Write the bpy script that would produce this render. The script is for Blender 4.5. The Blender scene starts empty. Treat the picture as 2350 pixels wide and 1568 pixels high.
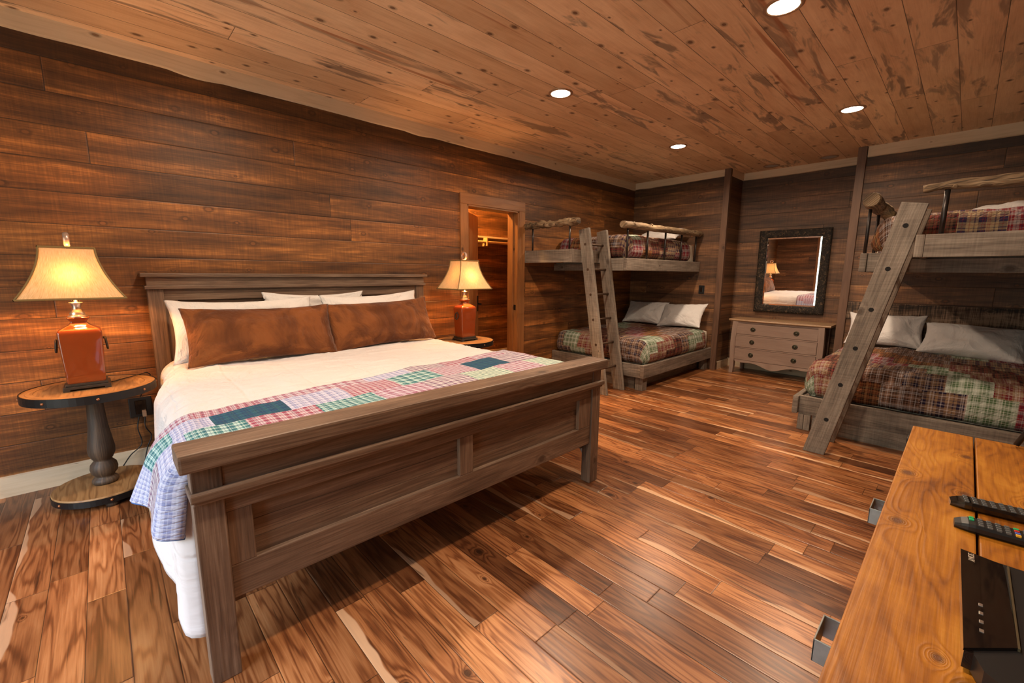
import bpy, bmesh, math, random
from mathutils import Vector, Matrix, noise
random.seed(7)
PI = math.pi
SC = bpy.context.scene
COL = SC.collection
C = bpy.data.objects

# ------------------------------------------------------------------ camera
F_PX, YAW, PITCH, ROLL = 984.876, 0.80939769, 0.15732961, -0.0079993
fw = Vector((math.cos(YAW)*math.cos(PITCH), math.sin(YAW)*math.cos(PITCH), -math.sin(PITCH)))
rt = fw.cross(Vector((0, 0, 1))).normalized()
dn = fw.cross(rt)
r2 = math.cos(ROLL)*rt + math.sin(ROLL)*dn
d2 = -math.sin(ROLL)*rt + math.cos(ROLL)*dn
cam = bpy.data.cameras.new('camera')
co = bpy.data.objects.new('camera', cam); COL.objects.link(co)
M = Matrix((r2, -d2, -fw)).transposed().to_4x4()
M.translation = Vector((0, 0, 1.35))
co.matrix_world = M
cam.sensor_fit = 'HORIZONTAL'; cam.sensor_width = 36.0
cam.lens = F_PX*36.0/2350.0
cam.clip_start = 0.02
SC.camera = co

# ------------------------------------------------------------------ colour management
SC.view_settings.view_transform = 'Standard'
SC.view_settings.look = 'None'
SC.view_settings.gamma = 1.0
SC.view_settings.use_curve_mapping = False
SC.view_settings.exposure = 0.24
SC.cycles.max_bounces = 8
SC.cycles.diffuse_bounces = 5
SC.cycles.sample_clamp_indirect = 6.0
try: SC.cycles.use_denoising = True
except Exception: pass

SKY_STRENGTH = 21.0
SPOT_W = 23.0          # each recessed ceiling lamp
LAMP_W = 22.0          # each bedside bulb
CLOSET_W = 150.0
WARM = (1.0, 0.76, 0.54)
BULB = (1.0, 0.43, 0.12)

# ------------------------------------------------------------------ world
w = bpy.data.worlds.new('outdoors'); SC.world = w; w.use_nodes = True
nt = w.node_tree; nt.nodes.clear()
wo = nt.nodes.new('ShaderNodeOutputWorld'); bg = nt.nodes.new('ShaderNodeBackground')
tc = nt.nodes.new('ShaderNodeTexCoord'); sx = nt.nodes.new('ShaderNodeSeparateXYZ')
nt.links.new(tc.outputs['Generated'], sx.inputs[0])
nz = nt.nodes.new('ShaderNodeTexNoise'); nz.inputs['Scale'].default_value = 14; nz.inputs['Detail'].default_value = 5
nt.links.new(tc.outputs['Generated'], nz.inputs['Vector'])
ad = nt.nodes.new('ShaderNodeMath'); ad.operation = 'MULTIPLY_ADD'; ad.inputs[1].default_value = -0.35
nt.links.new(nz.outputs['Fac'], ad.inputs[0]); nt.links.new(sx.outputs['Z'], ad.inputs[2])
rp = nt.nodes.new('ShaderNodeValToRGB')
e = rp.color_ramp.elements
e[0].position = 0.0; e[0].color = (0.13, 0.15, 0.13, 1)
e[1].position = 0.25; e[1].color = (0.74, 0.84, 1.0, 1)
m = rp.color_ramp.elements.new(0.12); m.color = (0.26, 0.33, 0.30, 1)
nt.links.new(ad.outputs[0], rp.inputs[0]); nt.links.new(rp.outputs[0], bg.inputs['Color'])
bg.inputs['Strength'].default_value = SKY_STRENGTH
nt.links.new(bg.outputs[0], wo.inputs[0])

# window portal (samples the daylight that enters through the glazed opening)
WX = -2.2                      # wall with the window
WY0, WY1, WZ0, WZ1 = 0.15, 2.75, 0.15, 2.25
pl = bpy.data.lights.new('window_daylight', 'AREA'); pl.shape = 'RECTANGLE'
pl.size = WY1-WY0; pl.size_y = WZ1-WZ0
pl.cycles.is_portal = True
po = bpy.data.objects.new('window_daylight', pl); COL.objects.link(po)
po.location = (WX-0.13, (WY0+WY1)/2, (WZ0+WZ1)/2)
po.rotation_euler = (PI/2, 0, -PI/2)

# ------------------------------------------------------------------ node helper
class NG:
    def __init__(s, name, rough=0.6, spec=0.5):
        s.mat = bpy.data.materials.new(name); s.mat.use_nodes = True
        s.t = s.mat.node_tree; s.t.nodes.clear()
        s.out = s.n('ShaderNodeOutputMaterial'); s.b = s.n('ShaderNodeBsdfPrincipled')
        s.t.links.new(s.b.outputs[0], s.out.inputs[0])
        s.b.inputs['Roughness'].default_value = rough
        s.b.inputs['Specular IOR Level'].default_value = spec
    def n(s, k): return s.t.nodes.new(k)
    def put(s, sock, v):
        if isinstance(v, bpy.types.NodeSocket): s.t.links.new(v, sock)
        elif isinstance(v, (tuple, list)) and sock.type == 'RGBA' and len(v) == 3: sock.default_value = (*v, 1)
        else: sock.default_value = v
    def m(s, op, a, b=None, c=None, clamp=False):
        q = s.n('ShaderNodeMath'); q.operation = op; q.use_clamp = clamp
        for i, v in enumerate((a, b, c)):
            if v is not None: s.put(q.inputs[i], v)
        return q.outputs[0]
    def xyz(s, x, y, z=0.0):
        q = s.n('ShaderNodeCombineXYZ')
        for i, v in enumerate((x, y, z)): s.put(q.inputs[i], v)
        return q.outputs[0]
    def sep(s, v):
        q = s.n('ShaderNodeSeparateXYZ'); s.put(q.inputs[0], v); return q.outputs
    def noise(s, vec, scale=1.0, detail=3.0, rough=0.55, dist=0.0):
        q = s.n('ShaderNodeTexNoise'); s.put(q.inputs['Vector'], vec); q.inputs['Scale'].default_value = scale
        q.inputs['Detail'].default_value = detail; q.inputs['Roughness'].default_value = rough
        q.inputs['Distortion'].default_value = dist
        return q.outputs['Fac']
    def white(s, val):
        q = s.n('ShaderNodeTexWhiteNoise'); q.noise_dimensions = '1D'; s.put(q.inputs['W'], val); return q.outputs['Value']
    def white2(s, x, y):
        q = s.n('ShaderNodeTexWhiteNoise'); q.noise_dimensions = '2D'; s.put(q.inputs['Vector'], s.xyz(x, y)); return q.outputs['Value']
    def ramp(s, f, stops, const=False):
        q = s.n('ShaderNodeValToRGB'); cr = q.color_ramp
        if const: cr.interpolation = 'CONSTANT'
        while len(cr.elements) < len(stops): cr.elements.new(0.5)
        for el, (p, c) in zip(cr.elements, stops):
            el.position = p; el.color = (*c, 1) if isinstance(c, (tuple, list)) else (c, c, c, 1)
        s.put(q.inputs[0], f); return q.outputs[0]
    def mix(s, f, a, b, mode='MIX'):
        q = s.n('ShaderNodeMix'); q.data_type = 'RGBA'; q.blend_type = mode
        s.put(q.inputs[0], f); s.put(q.inputs[6], a); s.put(q.inputs[7], b); return q.outputs[2]
    def sstep(s, x, lo, hi):
        q = s.n('ShaderNodeMapRange'); q.interpolation_type = 'SMOOTHSTEP'
        s.put(q.inputs[0], x); q.inputs[1].default_value = lo; q.inputs[2].default_value = hi
        return q.outputs[0]
    def bump(s, h, strength=0.3, dist=0.01):
        q = s.n('ShaderNodeBump'); s.put(q.inputs['Height'], h)
        q.inputs['Strength'].default_value = strength; q.inputs['Distance'].default_value = dist
        s.t.links.new(q.outputs[0], s.b.inputs['Normal'])
    def uv(s):
        q = s.n('ShaderNodeUVMap'); return q.outputs[0]
    def pos(s):
        q = s.n('ShaderNodeTexCoord'); return q.outputs['Object']

def wood_core(g, u, v, rnd, cols, fig=(1.1, 9.0), rings=9.0, ringamt=0.5, streak=0.35, knots=0.0,
              knotcol=(0.05, 0.02, 0.01), knotcell=(1.7, 5.0), saw=0.0, big=0.6, lowf=(1.6, 7.0)):
    """wood figure from (u along grain, v across); returns colour and height"""
    ro = g.m('MULTIPLY', rnd, 61.7)
    kd = None
    ringsrc = g.noise(g.xyz(g.m('MULTIPLY_ADD', u, fig[0], ro), g.m('MULTIPLY_ADD', v, fig[1], ro), ro), 1.0, 2.0, 0.5, 0.3)
    if knots > 0:
        vo = g.n('ShaderNodeTexVoronoi'); vo.feature = 'F1'; vo.voronoi_dimensions = '2D'
        g.put(vo.inputs['Vector'], g.xyz(g.m('MULTIPLY_ADD', u, knotcell[0], ro), g.m('MULTIPLY_ADD', v, knotcell[1], ro)))
        vo.inputs['Scale'].default_value = 1.0; vo.inputs['Randomness'].default_value = 1.0
        pv = g.sep(g.xyz(0, 0, 0))
        # metric distance to knot centre
        q = g.n('ShaderNodeVectorMath'); q.operation = 'SUBTRACT'
        g.put(q.inputs[0], g.xyz(g.m('MULTIPLY_ADD', u, knotcell[0], ro), g.m('MULTIPLY_ADD', v, knotcell[1], ro)))
        g.put(q.inputs[1], vo.outputs['Position'])
        dx, dy, _ = g.sep(q.outputs[0])
        dx = g.m('DIVIDE', dx, knotcell[0]*1.5); dy = g.m('DIVIDE', dy, knotcell[1])
        d = g.m('SQRT', g.m('ADD', g.m('MULTIPLY', dx, dx), g.m('MULTIPLY', dy, dy)))
        cr = g.sep(vo.outputs['Color'])
        size = g.m('MULTIPLY_ADD', cr[0], 0.010, 0.004)
        pres = g.m('LESS_THAN', cr[1], knots)
        kn = g.m('DIVIDE', d, size)                     # 1 at the knot's rim
        halo = g.m('MULTIPLY', g.m('EXPONENT', g.m('MULTIPLY', kn, -0.55)), pres)
        ringsrc = g.m('MULTIPLY_ADD', halo, 0.55, ringsrc)
        kd = g.m('MULTIPLY', g.sstep(kn, 1.15, 0.85), pres)
        krim = g.m('MULTIPLY', g.m('MULTIPLY', g.sstep(kn, 2.2, 1.1), g.sstep(kn, 0.7, 1.1)), pres)
    rg = g.m('SINE', g.m('MULTIPLY', ringsrc, rings*2*PI))
    rg = g.m('MULTIPLY_ADD', rg, 0.5, 0.5)
    rg = g.m('POWER', rg, 2.0)
    fine = g.noise(g.xyz(g.m('MULTIPLY_ADD', u, 5.0, ro), g.m('MULTIPLY', v, 170.0), ro), 1.0, 2.0, 0.6)
    low = g.noise(g.xyz(g.m('MULTIPLY_ADD', u, lowf[0], ro), g.m('MULTIPLY_ADD', v, lowf[1], ro), g.m('ADD', ro, 9.0)), 1.0, 4.0, 0.62, 0.4)
    f = g.m('MULTIPLY_ADD', g.m('SUBTRACT', low, 0.5), big*2.0, 0.5)
    f = g.m('MULTIPLY_ADD', g.m('SUBTRACT', fine, 0.5), streak*1.6, f)
    f = g.m('MULTIPLY_ADD', g.m('SUBTRACT', rg, 0.5), -ringamt*0.5, f)
    if saw > 0:
        sw = g.noise(g.xyz(g.m('MULTIPLY_ADD', u, 110.0, ro), g.m('MULTIPLY', v, 5.0), ro), 1.0, 2.0, 0.6)
        f = g.m('MULTIPLY_ADD', g.m('SUBTRACT', sw, 0.5), saw, f)
    col = g.ramp(f, cols)
    h = g.m('ADD', g.m('MULTIPLY', fine, 0.5), g.m('MULTIPLY', rg, 0.3))
    if kd is not None:
        col = g.mix(g.m('MULTIPLY', kd, 0.85), col, knotcol)
        col = g.mix(g.m('MULTIPLY', krim, 0.6), col, tuple(x*0.35 for x in cols[1][1]))
    return col, h, f

def wood_uv(name, cols, rough=0.65, bump=0.25, **kw):
    g = NG(name, rough)
    u, v, _ = g.sep(g.uv())
    rnd = g.white(g.m('FLOOR', g.m('DIVIDE', u, 40.0)))
    col, h, f = wood_core(g, u, v, rnd, cols, **kw)
    g.put(g.b.inputs['Base Color'], col)
    g.bump(h, bump, 0.004)
    return g.mat

def planks(name, ax_u, ax_v, pitch, off, length, cols, tints, rough=0.6, seam=0.012, bump=0.3,
           post=None, **kw):
    """boards in world axes: ax_u along, ax_v across"""
    g = NG(name, rough)
    P = g.sep(g.pos())
    u, v = P[ax_u], P[ax_v]
    vv = g.m('DIVIDE', g.m('SUBTRACT', v, off), pitch)
    row = g.m('FLOOR', vv)
    fr = g.m('SUBTRACT', vv, row)
    uu = g.m('MULTIPLY_ADD', row, 37.17, g.m('DIVIDE', u, length))
    vo = g.n('ShaderNodeTexVoronoi'); vo.voronoi_dimensions = '1D'; vo.feature = 'F1'; g.put(vo.inputs['W'], uu); vo.inputs['Scale'].default_value = 1.0
    ve = g.n('ShaderNodeTexVoronoi'); ve.voronoi_dimensions = '1D'; ve.feature = 'DISTANCE_TO_EDGE'; g.put(ve.inputs['W'], uu); ve.inputs['Scale'].default_value = 1.0
    cr = g.sep(vo.outputs['Color'])
    rnd = g.m('FRACT', g.m('ADD', g.m('MULTIPLY', cr[0], 7.31), g.m('MULTIPLY', row, 0.377)))
    rnd2 = g.m('FRACT', g.m('ADD', g.m('MULTIPLY', cr[1], 5.77), g.m('MULTIPLY', row, 0.719)))
    col, h, f = wood_core(g, u, v, rnd, cols, **kw)
    if post: col = post(g, u, v, fr, rnd, rnd2, col, f)
    col = g.mix(1.0, col, g.ramp(rnd2, tints), 'MULTIPLY')
    e1 = g.m('MINIMUM', fr, g.m('SUBTRACT', 1.0, fr))
    e1 = g.m('MULTIPLY', e1, pitch)
    e2 = g.m('MULTIPLY', ve.outputs['Distance'], length)
    ed = g.m('MINIMUM', e1, e2)
    s = g.sstep(ed, 0.0, seam*0.28)
    col = g.mix(g.m('SUBTRACT', 1.0, s), col, (0.012, 0.007, 0.004))
    g.put(g.b.inputs['Base Color'], col)
    hh = g.m('ADD', g.m('MULTIPLY', h, 0.25), g.m('MULTIPLY', g.sstep(ed, 0.0, seam*0.6), 1.2))
    g.bump(hh, bump, 0.004)
    return g.mat

def plain(name, col, rough=0.5, metal=0.0, spec=0.5, coat=0.0, bumpy=None, var=0.0):
    g = NG(name, rough, spec)
    g.b.inputs['Metallic'].default_value = metal
    g.b.inputs['Coat Weight'].default_value = coat
    n_ = g.noise(g.pos(), bumpy[0] if bumpy else 30.0, 4.0)
    if var > 0:
        g.put(g.b.inputs['Base Color'], g.mix(g.m('MULTIPLY', n_, var), col, tuple(x*0.3 for x in col)))
    else:
        g.put(g.b.inputs['Base Color'], col)
    if bumpy: g.bump(n_, bumpy[1], bumpy[2])
    return g.mat

def emis(name, col, strength):
    g = NG(name); g.put(g.b.inputs['Base Color'], (0.8, 0.8, 0.8))
    g.put(g.b.inputs['Emission Color'], col); g.b.inputs['Emission Strength'].default_value = strength
    return g.mat

# ------------------------------------------------------------------ materials
WALLC = [(0.12, (0.028, 0.011, 0.005)), (0.42, (0.125, 0.048, 0.014)), (0.62, (0.23, 0.090, 0.024)), (0.88, (0.60, 0.235, 0.058))]
WT = [(0.0, (0.72, 0.70, 0.68)), (0.5, (1.0, 1.0, 1.0)), (1.0, (1.22, 1.18, 1.12))]
wk = dict(fig=(0.9, 8.0), rings=5.0, ringamt=0.16, streak=0.30, knots=0.62, knotcol=(0.20, 0.075, 0.022), knotcell=(2.3, 5.3), saw=0.26, big=0.66, lowf=(0.9, 9.0))
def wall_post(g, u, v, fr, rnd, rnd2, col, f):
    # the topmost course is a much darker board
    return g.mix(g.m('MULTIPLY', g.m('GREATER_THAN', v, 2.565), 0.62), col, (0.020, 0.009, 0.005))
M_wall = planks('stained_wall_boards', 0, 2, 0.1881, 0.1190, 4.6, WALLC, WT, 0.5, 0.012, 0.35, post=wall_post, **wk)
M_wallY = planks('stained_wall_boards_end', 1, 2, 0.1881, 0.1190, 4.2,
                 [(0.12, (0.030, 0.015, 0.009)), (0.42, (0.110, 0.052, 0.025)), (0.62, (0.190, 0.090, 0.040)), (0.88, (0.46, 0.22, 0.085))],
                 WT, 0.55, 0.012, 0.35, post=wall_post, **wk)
def ceil_post(g, u, v, fr, rnd, rnd2, col, f):
    # grey-blue stain patches and red heart streaks of pine
    a = g.noise(g.xyz(g.m('MULTIPLY_ADD', u, 1.5, g.m('MULTIPLY', rnd, 90)), g.m('MULTIPLY', v, 9), rnd), 1.0, 4.0, 0.6, 0.8)
    m1 = g.m('MULTIPLY', g.sstep(a, 0.52, 0.63), g.sstep(rnd2, 0.2, 0.7))
    col = g.mix(g.m('MULTIPLY', m1, 0.74), col, (0.15, 0.105, 0.080))
    b = g.noise(g.xyz(g.m('MULTIPLY_ADD', u, 0.7, g.m('MULTIPLY', rnd, 33)), g.m('MULTIPLY', v, 20), g.m('ADD', rnd, 4)), 1.0, 2.0, 0.5)
    m2 = g.m('MULTIPLY', g.sstep(b, 0.58, 0.72), g.sstep(rnd, 0.5, 0.8))
    return g.mix(g.m('MULTIPLY', m2, 0.75), col, (0.34, 0.105, 0.03))
M_ceil = planks('knotty_pine_ceiling', 0, 1, 0.1955, 0.0185, 2.6,
                [(0.1, (0.38, 0.22, 0.12)), (0.4, (0.68, 0.45, 0.27)), (0.65, (0.80, 0.57, 0.36)), (0.9, (0.88, 0.68, 0.46))],
                [(0.0, (0.80, 0.74, 0.68)), (0.5, (1.02, 1.0, 0.98)), (1.0, (1.12, 1.1, 1.08))], 0.55, 0.010, 0.25, post=ceil_post,
                fig=(0.8, 9.0), rings=5.0, ringamt=0.18, streak=0.22, knots=0.75, knotcol=(0.085, 0.026, 0.010), knotcell=(3.0, 5.1), saw=0.10, big=0.42)
def floor_post(g, u, v, fr, rnd, rnd2, col, f):
    # cream sapwood along one edge of some boards
    wv = g.noise(g.xyz(g.m('MULTIPLY_ADD', u, 2.2, g.m('MULTIPLY', rnd, 70)), 0.0, rnd), 1.0, 2.0)
    lim = g.m('MULTIPLY_ADD', wv, 1.3, -0.50)
    sap = g.m('MULTIPLY', g.sstep(g.m('SUBTRACT', lim, fr), -0.03, 0.03), g.m('GREATER_THAN', rnd, 0.64))
    col = g.mix(g.m('MULTIPLY', sap, 0.8), col, (0.66, 0.42, 0.25))
    dk = g.noise(g.xyz(g.m('MULTIPLY_ADD', u, 1.6, g.m('MULTIPLY', rnd, 20)), g.m('MULTIPLY', v, 34), rnd), 1.0, 3.0, 0.6, 1.2)
    return g.mix(g.m('MULTIPLY', g.sstep(dk, 0.60, 0.72), 0.75), col, (0.035, 0.015, 0.008))
M_floor = planks('acacia_floor_boards', 1, 0, 0.1205, -0.0525, 0.78,
                 [(0.1, (0.060, 0.018, 0.007)), (0.38, (0.195, 0.066, 0.022)), (0.6, (0.36, 0.145, 0.052)), (0.9, (0.58, 0.29, 0.125))],
                 [(0.0, (0.30, 0.25, 0.23)), (0.35, (0.58, 0.53, 0.50)), (0.7, (0.86, 0.80, 0.76)), (1.0, (1.22, 1.2, 1.15))], 0.30, 0.007, 0.22, post=floor_post,
                 fig=(1.1, 12.0), rings=9.0, ringamt=0.52, streak=0.30, knots=0.22, knotcol=(0.03, 0.012, 0.006), knotcell=(2.0, 6.0), big=0.42)
GREYBROWN = [(0.15, (0.052, 0.030, 0.020)), (0.45, (0.122, 0.074, 0.048)), (0.65, (0.178, 0.112, 0.074)), (0.9, (0.30, 0.205, 0.14))]
M_bed = wood_uv('weathered_brown_bed_wood', GREYBROWN, 0.5, 0.25, fig=(0.8, 12), rings=7, ringamt=0.28, streak=0.50, knots=0.32, knotcell=(1.3, 6.0), knotcol=(0.05, 0.028, 0.018), saw=0.06, big=0.38)
M_bunk = wood_uv('grey_reclaimed_bunk_wood', [(0.12, (0.062, 0.046, 0.036)), (0.45, (0.165, 0.130, 0.102)), (0.65, (0.24, 0.195, 0.155)), (0.9, (0.38, 0.32, 0.26))], 0.7, 0.35,
                 fig=(0.9, 14), rings=6, ringamt=0.25, streak=0.44, knots=0.40, knotcell=(1.6, 6.0), knotcol=(0.07, 0.045, 0.03), saw=0.34, big=0.48)
M_desk = wood_uv('golden_stained_desk_wood', [(0.15, (0.13, 0.036, 0.004)), (0.42, (0.32, 0.108, 0.008)), (0.62, (0.44, 0.165, 0.013)), (0.9, (0.60, 0.27, 0.035))], 0.42, 0.2,
                 fig=(1.2, 7.0), rings=17, ringamt=0.26, streak=0.30, knots=0.35, knotcell=(3.0, 8.0), knotcol=(0.10, 0.028, 0.006), saw=0.14, big=0.5, lowf=(3.0, 9.0))
M_trim = wood_uv('pale_waney_pine', [(0.1, (0.42, 0.30, 0.19)), (0.5, (0.64, 0.49, 0.33)), (0.9, (0.76, 0.61, 0.44))], 0.6, 0.2, fig=(0.7, 8), rings=5, ringamt=0.2, streak=0.15, knots=0.5, knotcell=(1.1, 6), knotcol=(0.16, 0.07, 0.03), big=0.3)
M_brown = wood_uv('brown_stained_trim_and_gap_shade', [(0.1, (0.060, 0.028, 0.016)), (0.5, (0.125, 0.062, 0.035)), (0.9, (0.20, 0.105, 0.058))], 0.5, 0.2, fig=(0.8, 10), rings=5, ringamt=0.35, streak=0.2, knots=0.3, knotcell=(1.2, 6), big=0.3)
M_case = wood_uv('amber_door_casing', [(0.1, (0.13, 0.050, 0.016)), (0.5, (0.26, 0.108, 0.035)), (0.9, (0.40, 0.185, 0.065))], 0.4, 0.2, fig=(0.8, 10), rings=5, ringamt=0.25, streak=0.25, knots=0.3, knotcell=(1.2, 6), big=0.3)
M_table = wood_uv('natural_oak_tabletop', [(0.1, (0.10, 0.045, 0.015)), (0.5, (0.27, 0.135, 0.048)), (0.9, (0.44, 0.25, 0.10))], 0.5, 0.3, fig=(1.5, 11), rings=8, ringamt=0.5, streak=0.25, knots=0.1, knotcell=(2, 6), big=0.3)
M_turn = wood_uv('dark_turned_wood', [(0.1, (0.014, 0.009, 0.006)), (0.5, (0.050, 0.030, 0.018)), (0.9, (0.15, 0.09, 0.05))], 0.6, 0.4, fig=(1.0, 8), rings=6, ringamt=0.3, streak=0.5, knots=0.0, big=0.5)
M_dresser = wood_uv('washed_pinkish_dresser_wood', [(0.1, (0.17, 0.105, 0.080)), (0.5, (0.27, 0.180, 0.138)), (0.9, (0.38, 0.275, 0.215))], 0.5, 0.15, fig=(1.0, 10), rings=5, ringamt=0.15, streak=0.25, knots=0.0, big=0.35)
M_drtop = wood_uv('honey_dresser_top', [(0.1, (0.22, 0.12, 0.06)), (0.5, (0.36, 0.215, 0.115)), (0.9, (0.48, 0.31, 0.175))], 0.4, 0.15, fig=(1.0, 10), rings=5, ringamt=0.2, streak=0.25, knots=0.0, big=0.3)
M_roughslab = wood_uv('rough_sawn_pale_board', [(0.25, (0.028, 0.018, 0.013)), (0.5, (0.15, 0.09, 0.055)), (0.75, (0.34, 0.225, 0.15))], 0.7, 0.5, fig=(1, 9), rings=6, ringamt=0.3, streak=0.3, knots=0.5, knotcell=(1.5, 6), saw=1.2, big=0.8)
M_log = wood_uv('weathered_log_wood', [(0.2, (0.035, 0.022, 0.013)), (0.45, (0.14, 0.088, 0.046)), (0.7, (0.26, 0.175, 0.098)), (0.95, (0.42, 0.31, 0.19))], 0.75, 0.9, fig=(1.6, 22), rings=6, ringamt=0.5, streak=0.5, knots=0.5, knotcell=(6, 14), knotcol=(0.10, 0.055, 0.03), big=0.7)
M_iron = plain('black_iron', (0.022, 0.020, 0.020), 0.42, 0.6, var=0.3)
M_pipe = plain('steel_pipe', (0.060, 0.052, 0.050), 0.38, 0.8, var=0.4)
M_rung = plain('rusty_iron_rung', (0.10, 0.058, 0.035), 0.55, 0.5, var=0.5)
M_hole = plain('dark_hole', (0.006, 0.005, 0.005), 0.9)
M_copper = plain('copper_rivet', (0.42, 0.17, 0.075), 0.35, 0.8)
M_black = plain('black_plastic', (0.012, 0.012, 0.013), 0.35, 0.0, 0.5)
M_gloss = plain('glossy_black', (0.006, 0.005, 0.005), 0.04, 0.0, 0.6, 0.5)
M_galv = plain('galvanised_strap', (0.30, 0.31, 0.30), 0.45, 0.8, bumpy=(60, 0.3, 0.002), var=0.5)
M_btn = plain('grey_button', (0.10, 0.10, 0.10), 0.4)
M_silver = plain('brushed_silver', (0.62, 0.56, 0.50), 0.28, 0.9)
M_finial = plain('pearly_finial', (0.60, 0.45, 0.38), 0.25, 0.5, var=0.5)
M_bronze = plain('bronze_base', (0.055, 0.045, 0.036), 0.4, 0.5)
M_ceramic = plain('burnt_orange_glaze', (0.23, 0.042, 0.009), 0.07, 0.0, 0.6, 0.6, var=0.12)
M_cord = plain('black_cord', (0.012, 0.011, 0.011), 0.5)
M_whiteplug = plain('pale_plug', (0.35, 0.22, 0.15), 0.5)
M_lens_on = emis('lit_lamp_lens', (1.0, 0.87, 0.66), 22.0)
M_lens_off = plain('unlit_lamp_lens', (0.36, 0.34, 0.33), 0.4)
M_ring = plain('glow_lightened_bronze_ring', (0.36, 0.21, 0.12), 0.4, 0.4)  # warm lens glow put into the ring colour, lighter than its metal
M_bulb = emis('lit_bulb', (1.0, 0.62, 0.25), 60.0)
M_mirror = plain('mirror_glass', (0.93, 0.92, 0.90), 0.01, 1.0)
M_brass = plain('antique_brass', (0.085, 0.075, 0.050), 0.38, 0.8)
M_dowel = plain('pine_rod', (0.62, 0.40, 0.17), 0.45)
def bark():
    g = NG('dark_bark_frame', 0.6)
    n1 = g.noise(g.pos(), 26, 5, 0.7, 1.5)
    g.put(g.b.inputs['Base Color'], g.ramp(n1, [(0.42, (0.010, 0.008, 0.007)), (0.55, (0.035, 0.024, 0.016)), (0.64, (0.17, 0.11, 0.06))]))
    g.bump(n1, 0.9, 0.02); return g.mat
M_bark = bark()
def winglass():
    g = NG('window_glass', 0.0)
    tr = g.n('ShaderNodeBsdfTransparent'); gl = g.n('ShaderNodeBsdfGlossy'); gl.inputs['Roughness'].default_value = 0.0
    mx = g.n('ShaderNodeMixShader'); mx.inputs[0].default_value = 0.06
    g.t.links.new(tr.outputs[0], mx.inputs[1]); g.t.links.new(gl.outputs[0], mx.inputs[2]); g.t.links.new(mx.outputs[0], g.out.inputs[0])
    return g.mat
M_glass = winglass()
def shade_mat():
    g = NG('golden_silk_shade', 0.8)
    u, v, _ = g.sep(g.uv())
    th = g.noise(g.xyz(g.m('MULTIPLY', u, 380), g.m('MULTIPLY', v, 30)), 1, 2)
    c = g.ramp(th, [(0.3, (0.56, 0.36, 0.18)), (0.7, (0.74, 0.52, 0.30))])
    df = g.n('ShaderNodeBsdfDiffuse'); tl = g.n('ShaderNodeBsdfTranslucent'); mx = g.n('ShaderNodeMixShader')
    g.put(df.inputs[0], c); g.put(tl.inputs[0], c); mx.inputs[0].default_value = 0.055
    g.t.links.new(df.outputs[0], mx.inputs[1]); g.t.links.new(tl.outputs[0], mx.inputs[2]); g.t.links.new(mx.outputs[0], g.out.inputs[0])
    return g.mat
M_shade = shade_mat()
M_piping = plain('olive_shade_piping', (0.20, 0.125, 0.04), 0.7, bumpy=(200, 0.5, 0.002))

def cloth(name, col, rough=0.85, wrinkle=0.35, scale=3.0, seams=None, sheen=0.2, mottle=0.0, mcol=None):
    g = NG(name, rough, 0.2)
    uvv = g.uv(); u, v, _ = g.sep(uvv)
    n1 = g.noise(g.xyz(g.m('MULTIPLY', u, scale), g.m('MULTIPLY', v, scale*0.8)), 1, 4, 0.55, 1.0)
    n2 = g.noise(g.xyz(g.m('MULTIPLY', u, scale*4), g.m('MULTIPLY', v, scale*3)), 1, 3, 0.6, 0.8)
    rid = g.m('ABSOLUTE', g.m('SUBTRACT', n1, 0.5))
    h = g.m('ADD', g.m('MULTIPLY', rid, 1.6), g.m('MULTIPLY', n2, 0.35))
    if seams:
        for a in (u, v):
            fr = g.m('FRACT', g.m('DIVIDE', a, seams)); e_ = g.m('MINIMUM', fr, g.m('SUBTRACT', 1.0, fr))
            h = g.m('ADD', h, g.m('MULTIPLY', g.sstep(e_, 0.0, 0.05), 0.12))
    c = col
    if mottle > 0: c = g.mix(g.m('MULTIPLY', g.sstep(n1, 0.35, 0.65), mottle), col, mcol)
    g.put(g.b.inputs['Base Color'], c)
    g.b.inputs['Sheen Weight'].default_value = sheen
    g.bump(h, wrinkle, 0.03)
    return g.mat
M_duvet = cloth('white_duvet_cotton', (0.62, 0.57, 0.56), wrinkle=0.7, scale=2.6, seams=0.34)
M_pwhite = cloth('white_pillow_cotton', (0.72, 0.69, 0.68), wrinkle=0.6, scale=5.5)
M_suede = cloth('brown_suede', (0.095, 0.028, 0.007), wrinkle=0.7, scale=5.0, sheen=0.15, mottle=0.85, mcol=(0.215, 0.068, 0.016))
M_sheet = cloth('cream_sheet', (0.70, 0.62, 0.50), wrinkle=0.3, scale=4)
M_bbrown = cloth('chocolate_binding', (0.055, 0.022, 0.013), wrinkle=0.3, scale=6)

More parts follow.
